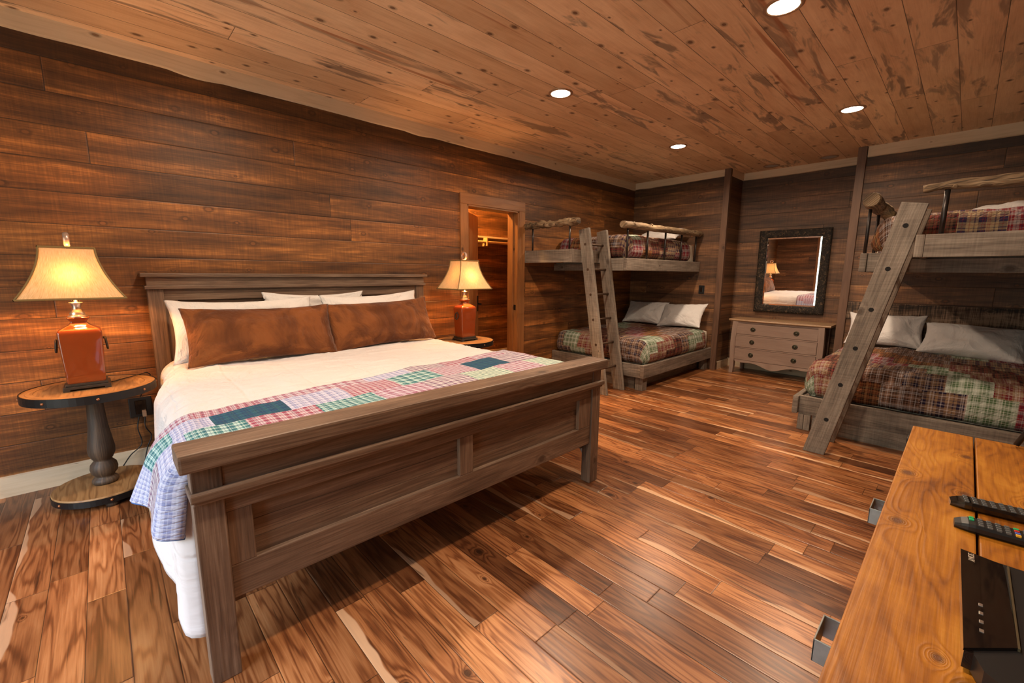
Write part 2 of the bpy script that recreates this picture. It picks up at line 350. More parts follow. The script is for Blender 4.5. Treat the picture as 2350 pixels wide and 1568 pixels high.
def plaid(name, pu, pv, bases, seconds, lines, T=0.055, rough=0.9, gridbump=0.05, rowshift=0.5, uo=0.0, vo=0.0, layout=None, lineamt=0.5):
    g = NG(name, rough, 0.15)
    u, v, _ = g.sep(g.uv())
    rv = g.m('DIVIDE', g.m('SUBTRACT', v, vo), pv); row = g.m('FLOOR', rv)
    ru = g.m('MULTIPLY_ADD', row, rowshift, g.m('DIVIDE', g.m('SUBTRACT', u, uo), pu)); cl = g.m('FLOOR', ru)
    rnd = g.white2(g.m('MULTIPLY_ADD', cl, 1.37, 0.31), g.m('MULTIPLY_ADD', row, 2.71, 0.17))
    k = len(bases)
    idx = g.m('FRACT', g.m('ADD', g.m('MULTIPLY', g.m('ADD', g.m('MULTIPLY', cl, 3.0), g.m('ADD', g.m('MULTIPLY', row, 5.0), g.m('FLOOR', g.m('DIVIDE', cl, 4.0)))), 1.0/k), 0.5/k))
    for r_, lst in (layout or {}).items():
        L_ = len(lst)
        e_ = g.ramp(g.m('DIVIDE', g.m('ADD', cl, 3.5), L_), [(i/L_, (q_+0.5)/k) for i, q_ in enumerate(lst)], True)
        hit = g.m('COMPARE', row, float(r_), 0.1)
        idx = g.m('ADD', g.m('MULTIPLY', idx, g.m('SUBTRACT', 1.0, hit)), g.m('MULTIPLY', e_, hit))
    def pick(lst): return g.ramp(idx, [(i/k, c) for i, c in enumerate(lst)], True)
    per = g.m('MULTIPLY_ADD', g.m('FRACT', g.m('MULTIPLY', rnd, 17.3)), T*0.7, T*0.65)
    def stripes(x):
        f = g.m('FRACT', g.m('ADD', g.m('DIVIDE', x, per), g.m('MULTIPLY', rnd, 5.1)))
        a = g.ramp(f, [(0.0, 0.0), (0.20, 1.0), (0.60, 0.0), (0.74, 0.8), (0.82, 0.0)], True)
        b = g.ramp(f, [(0.0, 1.0), (0.06, 0.0), (0.37, 0.8), (0.43, 0.0)], True)
        f2 = g.m('FRACT', g.m('ADD', g.m('DIVIDE', x, g.m('MULTIPLY', per, 1.7)), 0.3))
        b = g.m('MAXIMUM', b, g.ramp(f2, [(0.0, 0.9), (0.05, 0.0), (0.09, 0.9), (0.13, 0.0)], True))
        return a, b
    a1, b1 = stripes(u); a2, b2 = stripes(v)
    col = g.mix(g.m('MULTIPLY', g.m('ADD', a1, a2), 0.5, clamp=True), pick(bases), pick(seconds))
    col = g.mix(g.m('MULTIPLY', g.m('ADD', b1, b2), lineamt, clamp=True), col, pick(lines))
    wv = g.noise(g.xyz(g.m('MULTIPLY', u, 260), g.m('MULTIPLY', v, 260)), 1, 2)
    col = g.mix(0.35, col, g.ramp(wv, [(0.3, 0.55), (0.7, 1.25)]), 'MULTIPLY')
    fu = g.m('SUBTRACT', ru, cl); fv = g.m('SUBTRACT', rv, row)
    g.put(g.b.inputs['Base Color'], col)
    # quilted relief
    d1 = g.m('ABSOLUTE', g.m('SUBTRACT', g.m('FRACT', g.m('DIVIDE', g.m('ADD', u, v), gridbump)), 0.5))
    d2 = g.m('ABSOLUTE', g.m('SUBTRACT', g.m('FRACT', g.m('DIVIDE', g.m('SUBTRACT', u, v), gridbump)), 0.5))
    q = g.m('MINIMUM', g.sstep(d1, 0.0, 0.22), g.sstep(d2, 0.0, 0.22))
    n1 = g.noise(g.xyz(g.m('MULTIPLY', u, 24), g.m('MULTIPLY', v, 24)), 1, 3, 0.6, 0.8)
    g.bump(g.m('ADD', g.m('MULTIPLY', q, 0.5), n1), 0.55, 0.008)
    return g.mat
M_quilt = plaid('patchwork_throw_plaid', 0.27, 0.20,
    [(0.54, 0.53, 0.66), (0.025, 0.055, 0.13), (0.58, 0.50, 0.55), (0.03, 0.16, 0.17), (0.58, 0.54, 0.60), (0.24, 0.05, 0.11), (0.62, 0.58, 0.60), (0.04, 0.14, 0.15)],
    [(0.20, 0.22, 0.42), (0.03, 0.10, 0.16), (0.30, 0.05, 0.09), (0.50, 0.66, 0.64), (0.28, 0.05, 0.10), (0.52, 0.46, 0.56), (0.22, 0.12, 0.20), (0.62, 0.70, 0.62)],
    [(0.60, 0.62, 0.74), (0.05, 0.12, 0.10), (0.12, 0.04, 0.10), (0.03, 0.07, 0.16), (0.30, 0.30, 0.40), (0.66, 0.62, 0.70), (0.05, 0.06, 0.12), (0.78, 0.78, 0.60)],
    T=0.040, rowshift=0.35, uo=0.85, vo=1.93, lineamt=0.42, layout={0: [0, 3, 0, 1, 0, 2, 3, 4, 1, 6, 2, 5, 0], -1: [6, 0, 3, 2, 3, 5, 6, 7, 4, 7, 5, 2, 3], 1: [0, 2, 4, 2, 4, 4, 0, 6, 2, 4, 6, 2, 0], -2: [0, 0, 3, 0, 2, 3, 6, 4, 2, 7, 0, 2, 6]})
BU = ([(0.22, 0.13, 0.075), (0.20, 0.020, 0.022), (0.26, 0.17, 0.10), (0.060, 0.028, 0.018), (0.34, 0.25, 0.15), (0.080, 0.13, 0.060), (0.24, 0.085, 0.035), (0.15, 0.08, 0.05)],
      [(0.016, 0.010, 0.028), (0.34, 0.27, 0.26), (0.15, 0.018, 0.022), (0.22, 0.125, 0.085), (0.030, 0.022, 0.055), (0.38, 0.41, 0.34), (0.030, 0.016, 0.014), (0.016, 0.010, 0.012)],
      [(0.52, 0.45, 0.44), (0.008, 0.010, 0.050), (0.48, 0.42, 0.38), (0.58, 0.55, 0.56), (0.18, 0.022, 0.028), (0.60, 0.60, 0.54), (0.42, 0.28, 0.13), (0.28, 0.035, 0.035)])
M_bquilt = plaid('brown_red_green_patchwork_plaid', 0.24, 0.21, *BU, T=0.078, gridbump=0.06, lineamt=0.36)

# ------------------------------------------------------------------ mesh helpers
def link(name, me, mat, parent=None):
    o = bpy.data.objects.new(name, me); COL.objects.link(o)
    mats = mat if isinstance(mat, (list, tuple)) else [mat]
    for m_ in mats: me.materials.append(m_)
    if parent: o.parent = parent
    return o
def tag(o, label=None, cat=None, group=None, kind=None):
    if label: o['label'] = label
    if cat: o['category'] = cat
    if group: o['group'] = group
    if kind: o['kind'] = kind
    return o
def empty(name, loc, label, cat, group=None):
    o = bpy.data.objects.new(name, None); COL.objects.link(o); o.location = loc
    o.empty_display_size = 0.1
    return tag(o, label, cat, group)
def struct(o, label=None): return tag(o, label, kind='structure')

class MB:
    """mesh builder; writes uv in metres, u along each board's grain"""
    def __init__(s): s.bm = bmesh.new(); s.uv = s.bm.loops.layers.uv.new('UVMap')
    def box(s, x0, x1, y0, y1, z0, z1, bev=0.0, grain=None, mat=0, mtx=None):
        d = [abs(x1-x0), abs(y1-y0), abs(z1-z0)]
        gx = grain if grain is not None else d.index(max(d))
        vs = [s.bm.verts.new((x, y, z)) for x in (x0, x1) for y in (y0, y1) for z in (z0, z1)]
        F = [(0, 1, 3, 2), (4, 6, 7, 5), (0, 4, 5, 1), (2, 3, 7, 6), (0, 2, 6, 4), (1, 5, 7, 3)]
        fs = [s.bm.faces.new([vs[i] for i in f]) for f in F]
        if bev > 0:
            es = list({e_ for f in fs for e_ in f.edges})
            r = bmesh.ops.bevel(s.bm, geom=es, offset=min(bev, min(d)*0.45), segments=2, affect='EDGES', profile=0.6)
            fs = [f for f in set(r['faces']) | {f for v in r['verts'] for f in v.link_faces} if f.is_valid]
        ou, ov = 40.0*random.randint(1, 400)+20, random.uniform(0, 30)
        for f in fs:
            f.material_index = mat; f.normal_update()
            n = f.normal; na = max(range(3), key=lambda i: abs(n[i]))
            other = [i for i in range(3) if i != gx and i != na]
            for l in f.loops:
                c_ = l.vert.co
                if na == gx: a, b = c_[(gx+1) % 3]*0.25, c_[(gx+2) % 3]
                else: a, b = c_[gx], c_[other[0]] + c_[na]*0.0
                l[s.uv].uv = (a-min(x0, x1)*(gx == 0)-min(y0, y1)*(gx == 1)+ou, b+ov+na*0.37)
        if mtx:
            for v in {v for f in fs for v in f.verts}: v.co = mtx @ v.co
        return fs
    def grid(s, pts, uvs=None, closed_u=False, closed_v=False, mat=0, smooth=True):
        R, Cn = len(pts), len(pts[0])
        V = [[s.bm.verts.new(p) for p in row] for row in pts]
        for i in range(R if closed_v else R-1):
            for j in range(Cn if closed_u else Cn-1):
                i2, j2 = (i+1) % R, (j+1) % Cn
                try: f = s.bm.faces.new((V[i][j], V[i][j2], V[i2][j2], V[i2][j]))
                except ValueError: continue
                f.smooth = smooth; f.material_index = mat
                if uvs:
                    q = [(i, j), (i, j+1), (i+1, j+1), (i+1, j)]
                    for l, (a, b) in zip(f.loops, q):
                        l[s.uv].uv = uvs(a, b)
        return V
    def tube(s, path, radii, n=10, cap=True, mat=0, rough=0.0, rs=12.0, seed=0.0, uo=None, flat=None):
        """radii: scalar or list; gives wood-style uv"""
        path = [Vector(p) for p in path]
        if not isinstance(radii, (list, tuple)): radii = [radii]*len(path)
        uo = uo if uo is not None else 40.0*random.randint(1, 400)+20
        rings = []; L = 0; Ls = []
        up = Vector((0, 0, 1))
        prev = None
        for i, p in enumerate(path):
            a = path[max(i-1, 0)]; b = path[min(i+1, len(path)-1)]
            t = (b-a).normalized()
            if prev is None:
                x = t.cross(up if abs(t.z) < 0.9 else Vector((1, 0, 0))).normalized()
            else:
                x = (prev - t*prev.dot(t)).normalized()
            prev = x; y = t.cross(x)
            if i: L += (p-path[i-1]).length
            Ls.append(L); ring = []
            for k in range(n):
                an = 2*PI*k/n; r = radii[i]
                d = x*math.cos(an)+y*math.sin(an)
                if rough: r *= 1+rough*noise.noise((p+d*r*1.2)*rs+Vector((seed, 0, 0)))
                ring.append(p+d*r)
            rings.append(ring)
        V = s.grid(rings, lambda a, b: (uo+Ls[min(a, len(Ls)-1)], b/n*2*PI*radii[min(a, len(radii)-1)]), closed_u=True, mat=mat)
        if cap:
            for ring, rev in ((V[0], True), (V[-1], False)):
                f = s.bm.faces.new(list(reversed(ring)) if rev else ring); f.material_index = mat
                for l in f.loops: l[s.uv].uv = (uo+l.vert.co.x*0.3, l.vert.co.z+l.vert.co.y)
        return V
    def lathe(s, prof, cx, cy, n=32, mat=0, uo=None):
        uo = uo if uo is not None else 40.0*random.randint(1, 400)+20
        pts = [[(cx+r*math.cos(2*PI*k/n), cy+r*math.sin(2*PI*k/n), z) for k in range(n)] for r, z in prof]
        V = s.grid(pts, lambda a, b: (uo+prof[min(a, len(prof)-1)][1], b/n*2*PI*0.07), closed_u=True, mat=mat)
        for ring, rev in ((V[0], True), (V[-1], False)):
            try:
                f = s.bm.faces.new(list(reversed(ring)) if rev else ring); f.material_index = mat
                for l in f.loops: l[s.uv].uv = (uo+l.vert.co.x, l.vert.co.y)
            except ValueError: pass
    def disc(s, cx, cy, z0, z1, r, n=48, mat=0, bev=0.003, grain=0):
        prof = [(r-bev, z0), (r, z0+bev), (r, z1-bev), (r-bev, z1)]
        fs0 = set(s.bm.faces)
        s.lathe(prof, cx, cy, n, mat)
        for f in s.bm.faces:
            if f not in fs0 and abs(f.normal.z) > 0.9 or (f not in fs0 and len(f.verts) > 4):
                for l in f.loops: l[s.uv].uv = (20+l.vert.co[grain]-cx*(grain == 0), l.vert.co[1-grain])
    def build(s, name, mat, parent=None, smooth_angle=None, recalc=True):
        if recalc: bmesh.ops.recalc_face_normals(s.bm, faces=s.bm.faces[:])
        me = bpy.data.meshes.new(name); s.bm.to_mesh(me); s.bm.free()
        o = link(name, me, mat, parent)
        if parent: o.location = -Vector(parent.location) if parent.parent is None else Vector((0, 0, 0))
        return o

def obox(name, mat, parent, *a, **k):
    b = MB(); b.box(*a, **k); return b.build(name, mat, parent)

# ------------------------------------------------------------------ room shell
WLY = 3.826; XB = 6.33; XN = 6.78; YR = -0.66; CZ = 2.77
T = 0.15
b = MB(); b.box(WX-0.1, XN+0.3, YR-0.1, 5.5, -0.12, 0.0); struct(b.build('floor', M_floor), 'multi-toned acacia plank floor')
b = MB(); b.box(WX-0.1, XN+0.3, YR-0.1, 5.5, CZ, CZ+0.1); struct(b.build('ceiling', M_ceil), 'knotty pine plank ceiling')
OX0, OX1, OZ = 2.948, 3.735, 2.085         # closet doorway
b = MB()
b.box(WX-0.1, OX0, WLY, WLY+T, 0, CZ); b.box(OX1, XN+0.3, WLY, WLY+T, 0, CZ); b.box(OX0, OX1, WLY, WLY+T, OZ, CZ)
struct(b.build('wall_left', M_wall), 'dark stained plank wall behind the big bed')
b = MB()
b.box(XB, XN+0.2, 2.375, WLY, 0, CZ)                       # behind left bunk
b.box(XN, XN+0.2, 1.00, 2.375, 0, CZ)                      # niche
b.box(XB, XN+0.2, YR, 0.99, 0, CZ)                         # behind right bunk
struct(b.build('wall_back', M_wallY), 'dark plank wall with a recessed middle section')
b = MB(); b.box(WX-0.1, XN+0.2, YR-0.1, YR, 0, CZ); struct(b.build('wall_right', M_wall))
b = MB()
b.box(WX-0.1, WX, YR, WY0, 0, CZ); b.box(WX-0.1, WX, WY1, WLY, 0, CZ)
b.box(WX-0.1, WX, WY0, WY1, 0, WZ0); b.box(WX-0.1, WX, WY0, WY1, WZ1, CZ)
struct(b.build('wall_front', M_wallY))
# window with frame and panes
b = MB()
for y in (WY0, WY0+(WY1-WY0)/3, WY0+2*(WY1-WY0)/3, WY1):
    b.box(WX-0.08, WX+0.02, y-0.03, y+0.03, WZ0, WZ1)
for z in (WZ0, WZ1): b.box(WX-0.08, WX+0.02, WY0-0.03, WY1+0.03, z-0.03, z+0.03)
wn = struct(b.build('window_1', M_case))
b = MB(); b.box(WX-0.045, WX-0.040, WY0, WY1, WZ0, WZ1); b.build('window_pane', M_glass, wn)
# closet shell
b = MB()
b.box(2.3, 2.4, WLY+T, 5.2, 0, CZ); b.box(4.75, 4.85, WLY+T, 5.2, 0, CZ)
cw = struct(b.build('wall_closet_side', M_wallY))
b = MB(); b.box(2.3, 4.85, 5.0, 5.1, 0, CZ); struct(b.build('wall_closet_back', M_wall))

# corner boards
for i, (y0, y1, x0) in enumerate(((2.362, 2.442, XB-0.045), (0.935, 1.015, XB-0.045))):
    b = MB(); b.box(x0, XB+0.01, y0, y1, 0.0, CZ, bev=0.003, grain=2)
    struct(b.build('trim_%d' % (i+1), M_brown), 'brown stained corner board')

# waney ceiling trims and base boards
def waney(name, p0, p1, z0, z1, inward, amp, seed, top=True, label='pale live-edge trim board', n=220, thick=0.018):
    p0, p1 = Vector(p0), Vector(p1); d = p1-p0; L = d.length; inw = Vector(inward)*thick
    uo = 40.0*random.randint(1, 300)+20
    b = MB(); fr, bk, us = [], [], []
    rows = [[], [], [], []]
    for i in range(n+1):
        t = i/n; s_ = t*L
        wv = noise.noise(Vector((s_*1.1+seed, 0, 0)))*0.9 + noise.noise(Vector((s_*4+seed, 3, 0)))*0.25
        sp = max(0.0, noise.noise(Vector((s_*2.3+seed, 9, 0)))-0.25)*1.4
        e_ = amp*(wv+sp)
        za, zb = (z0-e_, z1) if top else (z0, z1+e_)
        p = p0+d*t
        rows[0].append((p.x, p.y, za)); rows[1].append((p.x+inw.x, p.y+inw.y, za+(0.006 if top else 0)))
        rows[2].append((p.x+inw.x, p.y+inw.y, zb-(0 if top else 0.006))); rows[3].append((p.x, p.y, zb))
    b.grid(rows, lambda a, c_: (uo+c_*L/n, rows[min(a, 3)][min(c_, n)][2]+a*0.05), closed_v=True, smooth=False)
    o = b.build(name, M_trim)
    return struct(o, label)
waney('trim_3', (WX, WLY, 0), (XB, WLY, 0), 2.668, CZ, (0, -1, 0), 0.022, 4.0)
waney('trim_4', (XB, WLY-0.02, 0), (XB, 2.442, 0), 2.675, CZ, (-1, 0, 0), 0.014, 14.0)
waney('trim_5', (XN, 2.375, 0), (XN, 1.0, 0), 2.675, CZ, (-1, 0, 0), 0.014, 24.0)
waney('trim_6', (XB, 2.375, 0), (XN, 2.375, 0), 2.68, CZ, (0, -1, 0), 0.004, 34.0)
waney('trim_7', (XB, 0.93, 0), (XB, YR, 0), 2.655, CZ, (-1, 0, 0), 0.020, 47.0)
waney('baseboard_left', (WX, WLY, 0), (OX0-0.10, WLY, 0), 0.0, 0.125, (0, -1, 0), 0.020, 54.0, top=False, label='pale live-edge base board')
waney('baseboard_niche', (XN, 2.375, 0), (XN, 1.0, 0), 0.0, 0.12, (-1, 0, 0), 0.01, 64.0, top=False, label='pale base board behind the dresser')
waney('baseboard_column', (XB+0.01, 2.375, 0), (XN, 2.375, 0), 0.0, 0.11, (0, -1, 0), 0.006, 74.0, top=False, label='short pale base board beside the dresser')
waney('baseboard_closet', (2.4, 5.0, 0), (4.75, 5.0, 0), 0.0, 0.17, (0, -1, 0), 0.05, 84.0, top=False, label='pale live-edge base board inside the closet')
# rough pale board behind the right bunk
b = MB(); b.box(XB-0.016, XB, YR, 0.935, 0.862, 1.052, bev=0.003, grain=1)
struct(b.build('trim_8', M_roughslab), 'rough sawn pale board behind the right lower bunk')

# doorway casing and jamb
b = MB()
b.box(OX0-0.092, OX0, WLY-0.022, WLY, 0, OZ, bev=0.003, grain=2)
b.box(OX1, OX1+0.098, WLY-0.022, WLY, 0, OZ, bev=0.003, grain=2)
b.box(OX0-0.092, OX1+0.098, WLY-0.022, WLY, OZ, OZ+0.112, bev=0.003, grain=0)
struct(b.build('trim_9', M_case), 'wooden casing around the closet doorway')
b = MB()
b.box(OX1-0.02, OX1+0.001, WLY-0.015, WLY+T, 0, OZ, bev=0.002, grain=2); b.box(OX1-0.034, OX1-0.02, WLY+0.06, WLY+T, 0, OZ, bev=0.002, grain=2)
b.box(OX0-0.001, OX0+0.018, WLY-0.015, WLY+T, 0, OZ, bev=0.002, grain=2)
b.box(OX0, OX1, WLY-0.015, WLY+T, OZ-0.018, OZ+0.001, bev=0.002, grain=0)
jb = struct(b.build('trim_10', M_case), 'amber door jamb')
b = MB(); b.box(OX1-0.0225, OX1-0.0195, WLY+0.012, WLY+0.045, 0.90, 0.965); b.build('strike_plate', M_iron, jb)
# closet door leaf, half open into the closet
th = math.radians(36)
dm = Matrix.Translation((OX0+0.02, WLY+T-0.02, 0)) @ Matrix.Rotation(th, 4, 'Z')
b = MB()
for k in range(6): b.box(0.004+k*0.124, 0.124+k*0.124, 0, 0.04, 0.012, OZ-0.025, bev=0.004, grain=2, mtx=dm)
dr = struct(b.build('door_1', M_case), 'vertical board closet door standing ajar')
b = MB()
b.box(0.685, 0.725, -0.008, 0.0, 0.86, 1.06, bev=0.003, mtx=dm)
b.tube([dm @ Vector((0.705, -0.005, 0.955)), dm @ Vector((0.705, -0.05, 0.955)), dm @ Vector((0.62, -0.055, 0.955))], 0.009, 10)
b.box(0.745, 0.750, 0.008, 0.034, 0.88, 1.03, mtx=dm)
b.build('door_handle', M_iron, dr)
# closet fittings
t_ = empty('closet_shelf', (3.6, 4.8, 1.80), 'wooden shelf high inside the closet doorway', 'shelf')
obox('shelf_board', M_trim, t_, 2.402, 4.748, 4.70, 4.999, 1.835, 1.86, bev=0.002, grain=0)
t_ = empty('closet_rod', (3.6, 4.66, 1.77), 'pale wooden clothes rod under the closet shelf', 'clothes rod')
b = MB(); b.tube([(2.403, 4.66, 1.775), (4.747, 4.66, 1.775)], 0.018, 14); b.build('rod', M_dowel, t_)
b = MB(); b.box(3.92, 3.94, 4.63, 5.0, 1.72, 1.835, bev=0.004); b.build('rod_bracket', M_dowel, t_)
cl = bpy.data.lights.new('closet_light', 'POINT'); cl.energy = CLOSET_W; cl.color = (1.0, 0.52, 0.15); cl.shadow_soft_size = 0.06
tl = empty('closet_ceiling_lamp', (3.4, 4.5, CZ), 'round lamp on the closet ceiling', 'ceiling light')
b = MB(); b.lathe([(0.01, CZ), (0.08, CZ), (0.08, CZ-0.02), (0.05, CZ-0.05), (0.01, CZ-0.06)], 3.4, 4.5, 24); b.build('lamp_bowl', emis('closet_bowl', (1, 0.6, 0.25), 3), tl)
lo = bpy.data.objects.new('closet_light', cl); COL.objects.link(lo); lo.parent = tl; lo.location = (0, 0, -0.16)

# ------------------------------------------------------------------ recessed ceiling lamps
def downlight(x, y, on, label):
    t = empty('recessed_light', (x, y, CZ), label, 'ceiling light', 'recessed lights in the pine ceiling')
    b = MB(); n = 40
    prof = [(0.074, CZ-0.001), (0.076, CZ-0.006), (0.088, CZ-0.008), (0.096, CZ-0.004), (0.097, CZ)]
    b.grid([[(x+r*math.cos(2*PI*k/n), y+r*math.sin(2*PI*k/n), z) for k in range(n)] for r, z in prof], lambda a, c_: (a*0.01+20, c_*0.01), closed_u=True)
    b.build('trim_ring', M_ring, t)
    b = MB(); b.disc(x, y, CZ-0.004, CZ+0.001, 0.076, 40, bev=0.001)
    b.build('lens', M_lens_on if on else M_lens_off, t)
    if on:
        l = bpy.data.lights.new('ceiling_lamp_light', 'AREA'); l.shape = 'DISK'; l.size = 0.14; l.energy = SPOT_W; l.color = WARM
        l.spread = math.radians(165)
        o = bpy.data.objects.new('ceiling_lamp_light', l); COL.objects.link(o); o.parent = t; o.location = (0, 0, -0.012)
    return t
downlight(2.79, 0.85, True, 'lit recessed ceiling light, largest, at the top edge of the photo')
downlight(2.81, 2.41, True, 'lit recessed ceiling light above the foot of the big bed')
downlight(4.84, 2.41, True, 'lit recessed ceiling light near the left bunk, farther one')
downlight(4.84, 0.86, True, 'lit recessed ceiling light near the right bunk and corner board')
downlight(6.53, 1.95, False, 'unlit recessed light above the dresser, nearer the left bunk')
downlight(6.53, 1.33, False, 'unlit recessed light above the dresser, nearer the right bunk')
downlight(0.77, 2.41, True, 'lit recessed ceiling light above the head of the room')
downlight(0.77, 0.85, True, 'lit recessed ceiling light behind the viewer')

# ------------------------------------------------------------------ king bed
bed = empty('king_bed', (1.25, 2.6, 0), 'king bed with weathered brown panelled headboard and footboard', 'bed')
Y0 = 1.545
for x in (0.135, 2.18): obox('footboard_post', M_bed, bed, x, x+0.082, Y0, Y0+0.07, 0, 0.756, bev=0.004, grain=2)
def bpart(name, *a, **k): return obox(name, M_bed, bed, *a, **k)
bpart('footboard_cap', 0.108, 2.290, 1.513, 1.655, 0.756, 0.816, bev=0.008, grain=0)
b = MB(); b.box(0.128, 2.270, 1.520, 1.64, 0.655, 0.680, bev=0.004, grain=0); b.box(0.135, 2.262, 1.530, 1.63, 0.641, 0.657, bev=0.004, grain=0)
b.build('footboard_moulding', M_bed, bed)
bpart('footboard_frieze', 0.217, 2.18, Y0+0.004, Y0+0.06, 0.678, 0.757, bev=0.002, grain=0)
bpart('footboard_top_rail', 0.217, 2.18, Y0+0.012, Y0+0.055, 0.582, 0.645, bev=0.003, grain=0)
bpart('footboard_bottom_rail', 0.217, 2.18, Y0+0.012, Y0+0.055, 0.272, 0.391, bev=0.003, grain=0)
for x0, x1 in ((0.217, 0.292), (1.150, 1.229), (2.062, 2.18)):
    bpart('footboard_stile', x0, x1, Y0+0.012, Y0+0.055, 0.391, 0.582, bev=0.003, grain=2)
for x0, x1 in ((0.285, 1.155), (1.222, 2.07)):
    b = MB()
    for z0, z1 in ((0.388, 0.452), (0.453, 0.518), (0.519, 0.585)): b.box(x0, x1, Y0+0.034, Y0+0.05, z0, z1, bev=0.0015, grain=0)
    b.build('footboard_panel', M_bed, bed)
HY = 3.70
for x in (0.217, 2.228): obox('headboard_post', M_bed, bed, x, x+0.085, HY, HY+0.085, 0, 1.232, bev=0.004, grain=2)
bpart('headboard_cap', 0.188, 2.340, HY-0.03, HY+0.115, 1.308, 1.334, bev=0.005, grain=0)
bpart('headboard_frieze', 0.217, 2.313, HY-0.004, HY+0.085, 1.250, 1.310, bev=0.002, grain=0)
bpart('headboard_moulding', 0.205, 2.325, HY-0.018, HY+0.1, 1.228, 1.252, bev=0.004, grain=0)
bpart('headboard_top_rail', 0.30, 2.23, HY+0.012, HY+0.06, 1.150, 1.230, bev=0.003, grain=0)
for x0, x1 in ((0.30, 0.375), (1.228, 1.302), (2.155, 2.23)):
    bpart('headboard_stile', x0, x1, HY+0.012, HY+0.06, 0.45, 1.152, bev=0.003, grain=2)
for x0, x1 in ((0.37, 1.232), (1.298, 2.16)):
    b = MB()
    for k in range(6): b.box(x0, x1, HY+0.032, HY+0.05, 0.45+k*0.117, 0.45+k*0.117+0.1165, bev=0.0015, grain=0)
    b.build('headboard_panel', M_bed, bed)
for x in (0.225, 2.165): obox('side_rail', M_bed, bed, x, x+0.035, Y0+0.07, HY, 0.22, 0.38, bev=0.003, grain=1)
b = MB(); b.box(0.265, 2.16, Y0+0.075, HY, 0.34, 0.48, bev=0.02, mat=0); b.build('box_spring', M_sheet, bed)
b = MB(); b.box(0.265, 2.16, Y0+0.085, HY-0.01, 0.48, 0.722, bev=0.05, mat=0); b.build('mattress', M_sheet, bed)

# draped bed clothes
def arcdrop(d, r):
    """(horizontal out, drop) for cloth length d past the flat edge with edge radius r"""
    if d <= 0: return d*0, 0
    if d < r*PI/2: return r*math.sin(d/r), r*(1-math.cos(d/r))
    return r, r+(d-r*PI/2)
def fbm(x, y, z=0.0): return noise.noise(Vector((x, y, z)))+0.5*noise.noise(Vector((x*2.1, y*2.1, z+5)))+0.25*noise.noise(Vector((x*4.3, y*4.3, z+9)))
QE = [None, None]
def side_drape(name, mat, xl, xr, ylo, yhi, z, r, hemz, flare, fold, thick, seed, puff=0.012, parent=None, lip=0.05, nx=150, ny=110, trim=None, wr=0.0):
    """sheet over a bed whose long sides hang at x=xl-r / xr+r; yhi may be a function of x"""
    b = MB(); pts = []
    yh = yhi if callable(yhi) else (lambda x: yhi)
    xl0 = xl
    for j in range(ny+1):
        t = j/ny; row = []
        for i in range(nx+1):
            s_ = i/nx
            # sheet coordinate
            Ls = r*PI/2+0.62
            X = xl-Ls+(xr-xl+2*Ls)*s_
            yy = ylo+(yh(min(max(X, xl), xr))-ylo)*t
            if X < xl: d, sg, ex = xl-X, -1, xl
            elif X > xr: d, sg, ex = X-xr, 1, xr
            else: d, sg, ex = 0, 0, X
            hz = hemz(yy)
            xo = xshift(yy)*max(0.0, 1-(X-xl0)/0.5) if X < xl0+0.5 else 0.0
            Lmax = r*PI/2+(z-r-hz)
            d = d/Ls*Lmax
            o, dr_ = arcdrop(d, r)
            q = max(0.0, d-r*0.8)/max(0.01, Lmax)
            fo = fold*q*(math.sin(yy*9.5+seed)+0.6*math.sin(yy*21+seed*2+1))
            x = ex+sg*(o+flare*q+fo)
            zz = z-dr_
            n_ = fbm(x*3.2+seed, yy*3.2, 1.0)*puff*(1 if sg == 0 else max(0.3, 1-q))
            if wr:
                rid = 1-abs(noise.noise(Vector((x*4+seed, yy*9, 2))))*2
                n_ += wr*max(0, rid-0.75)*2
            zz += n_ if sg == 0 else n_*0.5
            if sg: x += sg*n_*0.8
            if sg < 0 and yy-ylo < 0.05: x += (1-(yy-ylo)/0.05)**2*0.06
            x += min(xo, xshift(yy))
            # rounded lips at foot and far edge
            e0 = (yy-ylo)
            if e0 < lip and sg == 0: zz -= (lip-e0)**2/lip*0.8
            row.append((x, yy, zz))
        pts.append(row)
    QE[0] = [row[0] for row in pts]; QE[1] = [p for p in pts[-1]]
    b.grid(pts, lambda a, c_: (c_/nx*(xr-xl+2*(r*PI/2+0.62)), ylo+(a/ny)*(yh(1.2)-ylo)))
    o = b.build(name, mat, parent)
    sm = o.modifiers.new('thickness', 'SOLIDIFY'); sm.thickness = thick; sm.offset = 1 if True else 0
    return o
def xshift(y):
    t = min(1, max(0, (y-2.85)/0.6)); q = min(1, max(0, (y-1.95)/0.7)); return 0.085*t*t*(3-2*t)+0.045*q*q*(3-2*q)
def hem_duvet(y):
    return 0.150+0.52*min(0.38, max(0, y-1.66))+0.022*math.sin(y*26)
dv = side_drape('duvet', M_duvet, 0.225, 2.125, 1.628, 3.62, 0.748, 0.115, hem_duvet, 0.036, 0.026, 0.006, 1.3, puff=0.012, wr=0.015, nx=190, ny=150)
tag(dv, 'white duvet spread over the king bed, hanging down its sides', 'duvet')
def yq(x): return 2.10+0.10*min(1, max(0, (x-0.3)/0.6))+0.15*max(0, (x-0.9)/1.2)
qv = side_drape('patchwork_throw', M_quilt, 0.215, 2.135, 1.632, yq, 0.772, 0.12, lambda y: 0.52+0.02*math.sin(y*11), 0.080, 0.030, 0.010, 1.3, puff=0.010, nx=170, ny=50, lip=0.04)
tag(qv, 'blue, teal and maroon patchwork plaid throw across the foot of the king bed', 'throw')
for nm_, pts_, m_ in (('side_binding', QE[0], plain('blue_binding', (0.03, 0.10, 0.30), 0.85)), ('edge_binding', QE[1], plain('maroon_binding', (0.16, 0.05, 0.09), 0.85))):
    b = MB(); b.tube(pts_, 0.0075, 8); b.build(nm_, m_, qv)
